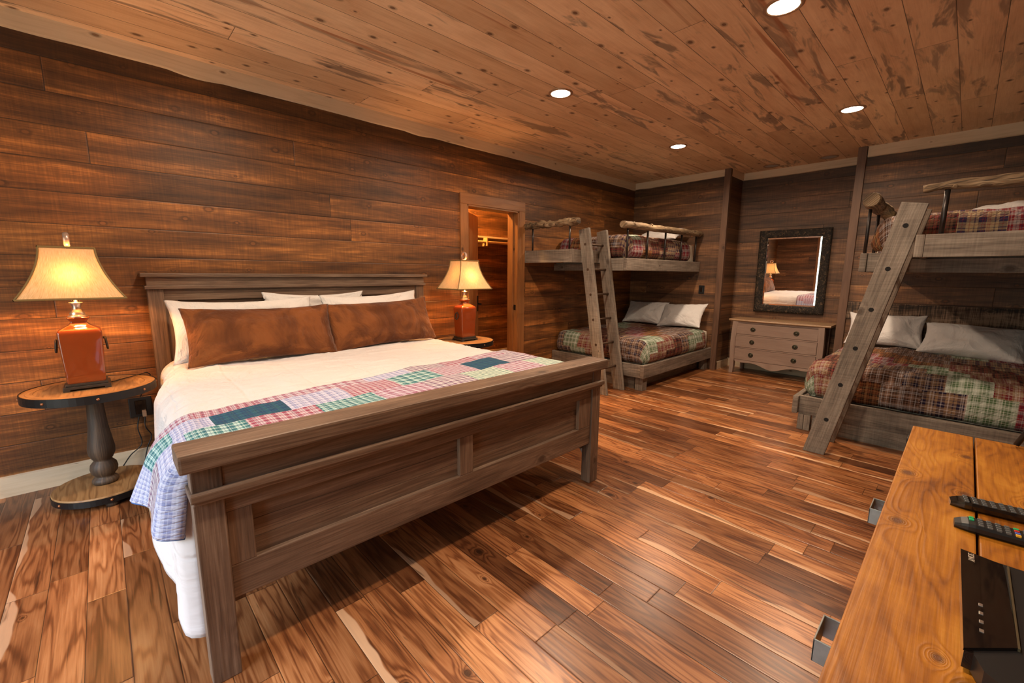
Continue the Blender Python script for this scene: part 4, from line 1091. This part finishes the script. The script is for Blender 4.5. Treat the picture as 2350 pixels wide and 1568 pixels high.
for i in range(n+1):
    y = 1.065+(2.235-1.065)*i/n; x = bow(y, 0.03)-0.025
    for k, (xx, zz) in enumerate(((6.75, 0.727), (x+0.008, 0.727), (x, 0.739), (x+0.008, 0.752), (6.75, 0.752))): rows[k].append((xx, y, zz))
b.grid(rows, lambda a, c_: (20+c_*1.17/n, a*0.1 if a < 3 else 0.25+a*0.3), closed_v=True, smooth=False)
ends = [[r_[0] for r_ in rows], [r_[-1] for r_ in rows]]
for e_ in ends:
    f = b.bm.faces.new([b.bm.verts.new(p) for p in e_])
b.build('dresser_top', M_drtop, ds)
bowpanel('top_frieze', 1.14, 2.16, 0.705, 0.727, 0.0, M_dresser)
for (z0, z1) in ((0.555, 0.700), (0.378, 0.532), (0.200, 0.355)):
    d = bowpanel('drawer', 1.185, 2.135, z0, z1, -0.006, M_dresser, 0.02)
    zc = (z0+z1)/2
    for y in (1.912, 1.410):
        b = MB(); x = bow(y)-0.006
        b.tube([(x+0.001, y, zc), (x-0.004, y, zc), (x-0.0045, y, zc)], [0.031, 0.031, 0.026], 24)
        b.tube([(x-0.004, y, zc), (x-0.012, y, zc), (x-0.016, y, zc)], [0.016, 0.016, 0.008], 20)
        rr = [(x-0.007, y+0.024*math.cos(2*PI*k/24), zc+0.024*math.sin(2*PI*k/24)) for k in range(25)]
        b.tube(rr, 0.003, 8, cap=False)
        o = b.build('ring_pull', M_brass, d); o.parent = d; o.location = Vector((0, 0, 0))
for (z0, z1) in ((0.535, 0.552), (0.358, 0.375), (0.185, 0.197)): bowpanel('drawer_rail', 1.15, 2.15, z0, z1, -0.002, M_dresser, 0.02)
bowpanel('apron', 1.185, 2.115, 0.190, 0.191, -0.002, M_dresser, 0.02, n=60, wave=lambda y: -0.085*(0.30+0.70*math.cos(PI*(y-1.65)/0.47*1.0)**2)*(1 if abs(y-1.65) < 0.235 else 0.55+0.25*math.cos(PI*(abs(y-1.65)-0.235)/0.23*1.0)) )
def leg(y0, y1, x0, x1, outs):
    b = MB(); rows = []
    for k in range(17):
        t = k/16; z = 0.727*(1-t)
        sw = 0.012*math.sin(t*PI*1.15)+(0.03*(t-0.72)**2*4 if t > 0.72 else 0)-0.006
        dx = -sw; dy = outs*sw
        tp = 1-0.28*max(0, (t-0.55)/0.45)
        if outs > 0: a, c_ = y1-(y1-y0)*tp, y1
        else: a, c_ = y0, y0+(y1-y0)*tp
        rows.append([(x0+dx, a+dy, z), (x1+dx, a+dy, z), (x1+dx, c_+dy, z), (x0+dx, c_+dy, z)])
    uo = 40*random.randint(1, 300)+20
    b.grid(rows, lambda i, j: (uo+i*0.045, j*0.06), closed_u=True, smooth=False)
    b.bm.faces.new([v for v in b.bm.verts][-4:])
    return b.build('leg', M_dresser, ds)
leg(2.118, 2.180, FX+0.006, FX+0.07, 1); leg(1.120, 1.182, FX+0.006, FX+0.07, -1)
leg(2.118, 2.170, 6.67, 6.73, 0); leg(1.130, 1.182, 6.67, 6.73, 0)

# ------------------------------------------------------------------ mirror
mr = empty('wall_mirror', (6.755, 1.24, 1.40), 'rectangular mirror with dark bark frame on the wall above the dresser', 'mirror')
W_, H_ = 0.823, 1.112; fw_ = 0.100
def mframe(b, w0, h0, w1, h1, xo, xi, segs=14):
    """mitred frame in local coords: y 0..W, z -H/2..H/2, x negative = towards room"""
    pass
for side in range(4):
    b = MB(); n = 40
    prof = [(0.0, 0.0), (0.0, -0.020), (0.2, -0.034), (0.5, -0.040), (0.8, -0.034), (1.0, -0.020), (1.0, 0.0)]
    rows = []
    for t, xx in prof:
        row = []
        for i in range(n+1):
            s_ = i/n; ins = t*fw_
            if side in (0, 1):
                L_ = W_-2*ins; y = ins+L_*s_; z = (H_/2-ins) if side == 0 else -(H_/2-ins)
            else:
                L_ = H_-2*ins; z = -H_/2+ins+L_*s_; y = ins if side == 2 else W_-ins
            p = Vector((xx, y, z))
            if xx < -0.03 or 0.1 < t < 0.9: p.x += 0.007*noise.noise(Vector((y*30, z*30, side)))*1.6
            row.append(p)
        rows.append(row)
    b.grid(rows, lambda i, j: (i*0.02, j*0.02), smooth=True)
    o = b.build('frame_side', M_bark, mr); o.location = (0, 0, 0)
b = MB(); i0 = fw_-0.004; bv = 0.022; dp = 0.0022
yo0, yo1, zo = i0, W_-i0, H_/2-i0
inner = [(-0.014, yo0+bv, -zo+bv), (-0.014, yo1-bv, -zo+bv), (-0.014, yo1-bv, zo-bv), (-0.014, yo0+bv, zo-bv)]
outer = [(-0.014+dp, yo0, -zo), (-0.014+dp, yo1, -zo), (-0.014+dp, yo1, zo), (-0.014+dp, yo0, zo)]
vi = [b.bm.verts.new(p) for p in inner]; vo_ = [b.bm.verts.new(p) for p in outer]
b.bm.faces.new(vi)
for k in range(4): b.bm.faces.new((vi[k], vi[(k+1) % 4], vo_[(k+1) % 4], vo_[k]))
o = b.build('bevelled_glass', M_mirror, mr); o.location = (0, 0, 0)
b = MB(); b.box(-0.010, 0.0, 0.02, W_-0.02, -H_/2+0.02, H_/2-0.02); o = b.build('backing', M_black, mr); o.location = (0, 0, 0)
mr.rotation_euler = (0, -math.radians(0.9), math.radians(1.35)); mr.location.x = 6.752

# ------------------------------------------------------------------ desk
DX1 = 2.305; DX0 = 0.30; DYE = 0.082; DZ = 0.76
dk = empty('console_desk', (1.3, -0.2, 0), 'golden stained wood console with plank top in the right foreground', 'desk')
b = MB()
for y0, y1 in ((-0.083, DYE), (-0.262, -0.088), (-0.45, -0.267)): b.box(DX0, DX1, y0, y1, DZ-0.036, DZ, bev=0.003, grain=0)
# slightly hand-worn front edge
for v in b.bm.verts:
    if v.co.y > DYE-0.006: v.co.y += 0.0
b.build('desktop', M_desk, dk)
b = MB(); b.box(DX0+0.03, DX1-0.03, -0.43, DYE-0.030, 0.10, DZ-0.036, bev=0.004, grain=0); b.build('carcass', M_desk, dk)
for x in (DX0+0.05, DX1-0.12):
    for y in (-0.42, DYE-0.11): obox('leg', M_desk, dk, x, x+0.07, y, y+0.07, 0, 0.11, bev=0.003, grain=2)
for i, (x0, x1) in enumerate(((1.28, 1.90), (0.62, 1.24))):
    for z0, z1 in ((0.52, 0.70), (0.32, 0.50), (0.12, 0.30)):
        d = obox('drawer', M_desk, dk, x0, x1, DYE-0.032, DYE-0.012, z0, z1, bev=0.003, grain=0)
        b = MB(); xc = (1.588 if i == 0 else 0.93); zc = z1-0.035; w2 = 0.042; h2 = 0.023
        yo = DYE-0.012
        b.box(xc-w2, xc-w2+0.003, yo, 0.118, zc-h2, zc+h2, bev=0.001); b.box(xc+w2-0.003, xc+w2, yo, 0.118, zc-h2, zc+h2, bev=0.001)
        b.box(xc-w2, xc+w2, 0.115, 0.118, zc-h2, zc+h2, bev=0.001)
        o = b.build('strap_handle', M_galv, d); o.parent = d; o.location = (0, 0, 0)
obox('corner_bracket', M_iron, dk, DX1-0.07, DX1-0.01, DYE-0.03, DYE+0.010, DZ-0.075, DZ-0.037, bev=0.004)

# remotes
def remote(label, p, ang, L_, W2, tilt, style):
    t = empty('remote_control', (p[0], p[1], DZ), label, 'remote control', 'remotes on the console')
    def put(b, name, mat):
        for v in b.bm.verts: pass
        o = b.build(name, mat, t); o.location = (0, 0, 0); return o
    R = Matrix.Rotation(ang, 4, 'Z')
    b = MB(); n = 18; rows = []
    for i in range(n+1):
        s_ = i/n; x = s_*L_
        k = min(1, math.sin(min(s_, 1-s_+0.0)*PI*3.2 if min(s_, 1-s_) < 0.156 else PI/2))
        wdt = W2*(0.62+0.38*k)*(1-0.12*math.sin(PI*s_)*(1 if style else 0)); hh = 0.022*(0.55+0.45*k)
        row = []
        for a, z in ((-1, 0.006), (-0.75, 0.0), (0.75, 0.0), (1, 0.006), (1, 0.7), (0.86, 1.0), (-0.86, 1.0), (-1, 0.7)):
            zz = z*hh if z > 0.1 else z+0.0005
            row.append(R @ Vector((x, a*wdt, zz)))
        rows.append(row)
    b.grid(rows, lambda i, j: (0, 0), closed_u=True, smooth=False)
    b.bm.faces.new([v for v in b.bm.verts][:8]); b.bm.faces.new([v for v in b.bm.verts][-8:])
    put(b, 'casing', M_gloss if not style else M_black)
    btns = []
    nx_, ny_ = (11, 4)
    for i in range(nx_):
        for j in range(ny_):
            x = 0.028+i*(L_-0.045)/nx_; y = (-0.66+1.32*j/(ny_-1))*W2
            mat = M_btn
            if style and i == 0: mat = (plain_c['green'] if j in (2, 3) else None)
            if style and i == 5: mat = [plain_c['yellow'], plain_c['blue'], plain_c['red'], plain_c['green']][j]
            if mat is None: continue
            b = MB(); b.box(x-0.0042, x+0.0042, y-0.0034, y+0.0034, 0.0195, 0.0245, bev=0.001, mtx=R)
            o = put(b, 'button', mat)
    return t
plain_c = {'green': plain('green_button', (0.02, 0.45, 0.16), 0.4), 'red': plain('red_button', (0.55, 0.03, 0.02), 0.4), 'blue': plain('blue_button', (0.08, 0.14, 0.55), 0.4), 'yellow': plain('yellow_button', (0.75, 0.42, 0.03), 0.4)}
remote('glossy black remote control lying nearest the right bunk', (1.566, -0.036), -PI/2+0.12, 0.22, 0.026, 0, 0)
remote('matte black remote control with green, red, blue and yellow buttons', (1.432, -0.046), -PI/2+0.06, 0.20, 0.026, 0, 1)

# disc player
pv_ = empty('disc_player', (1.05, -0.15, DZ), 'black disc player with glossy top on the console, lower right corner', 'disc player')
def poly(b, pts, mat=0):
    f = b.bm.faces.new([b.bm.verts.new(p) for p in pts]); f.material_index = mat; return f
def prism(name, base, z0, z1, mat, parent, inset=0.0):
    b = MB(); lo_ = [b.bm.verts.new((x, y, z0)) for x, y in base]; hi = [b.bm.verts.new((x, y, z1)) for x, y in base]
    b.bm.faces.new(lo_); b.bm.faces.new(hi)
    for k in range(len(base)): b.bm.faces.new((lo_[k], lo_[(k+1) % len(base)], hi[(k+1) % len(base)], hi[k]))
    return b.build(name, mat, parent)
px0, px1 = 0.885, 1.222
prism('casing', [(px0+0.0, -0.072), (px1, -0.066), (px1+0.0, -0.26), (px0-0.035, -0.26), (px0-0.045, -0.10), (px0-0.03, -0.082)], DZ+0.006, DZ+0.036, M_black, pv_)
prism('glossy_lid', [(px0-0.002, -0.061), (px1, -0.055), (px1-0.012, -0.112), (px0+0.058, -0.118)], DZ+0.0362, DZ+0.0405, M_gloss, pv_)
prism('front_panel', [(px0, -0.072), (px0, -0.062), (px1, -0.056), (px1, -0.066)], DZ+0.008, DZ+0.0362, M_gloss, pv_)
obox('lid_trim', plain('dull_bronze_strip', (0.10, 0.075, 0.04), 0.4, 0.3), pv_, px0+0.055, px1-0.012, -0.120, -0.1175, DZ+0.0362, DZ+0.0410, mtx=None)
for x in (0.93, 1.18):
    for y in (-0.10, -0.23): obox('foot', M_black, pv_, x-0.012, x+0.012, y-0.012, y+0.012, DZ, DZ+0.0065)
for k in range(4): obox('button', M_silver, pv_, 0.948+k*0.026-0.004, 0.948+k*0.026+0.004, -0.083, -0.078, DZ+0.0404, DZ+0.0416, bev=0.0003)
cu = bpy.data.curves.new('maker_name', 'FONT'); cu.body = 'SONY'; cu.size = 0.0125; cu.extrude = 0.0003; cu.align_x = 'LEFT'
tmp = bpy.data.objects.new('tmp', cu); COL.objects.link(tmp)
dg = bpy.context.evaluated_depsgraph_get(); me = bpy.data.meshes.new_from_object(tmp.evaluated_get(dg)); bpy.data.objects.remove(tmp)
o = link('printed_logo', me, plain('logo_print', (0.55, 0.45, 0.35), 0.4), pv_)
o.location = Vector((1.213, -0.0655, DZ+0.0409))-pv_.location; o.rotation_euler = (0, 0, PI+0.02+PI/2*0)
o.rotation_euler = (0, 0, -PI+0.02)

# television beyond the right edge, one foot in view
tv = empty('television', (1.9, -0.40, DZ), 'black television foot at the far corner of the console top', 'television')
obox('screen', M_gloss, tv, 1.30, 2.55, -0.425, -0.385, DZ+0.09, DZ+0.80, bev=0.004)
for x in (1.55, 2.275):
    b = MB(); b.tube([(x, -0.186, DZ+0.008), (x, -0.212, DZ+0.085), (x, -0.33, DZ+0.22), (x, -0.39, DZ+0.26)], [0.008, 0.009, 0.010, 0.010], 10); b.tube([(x, -0.44, DZ+0.008), (x, -0.405, DZ+0.10)], 0.009, 10)
    b.build('stand_leg', M_black, tv)
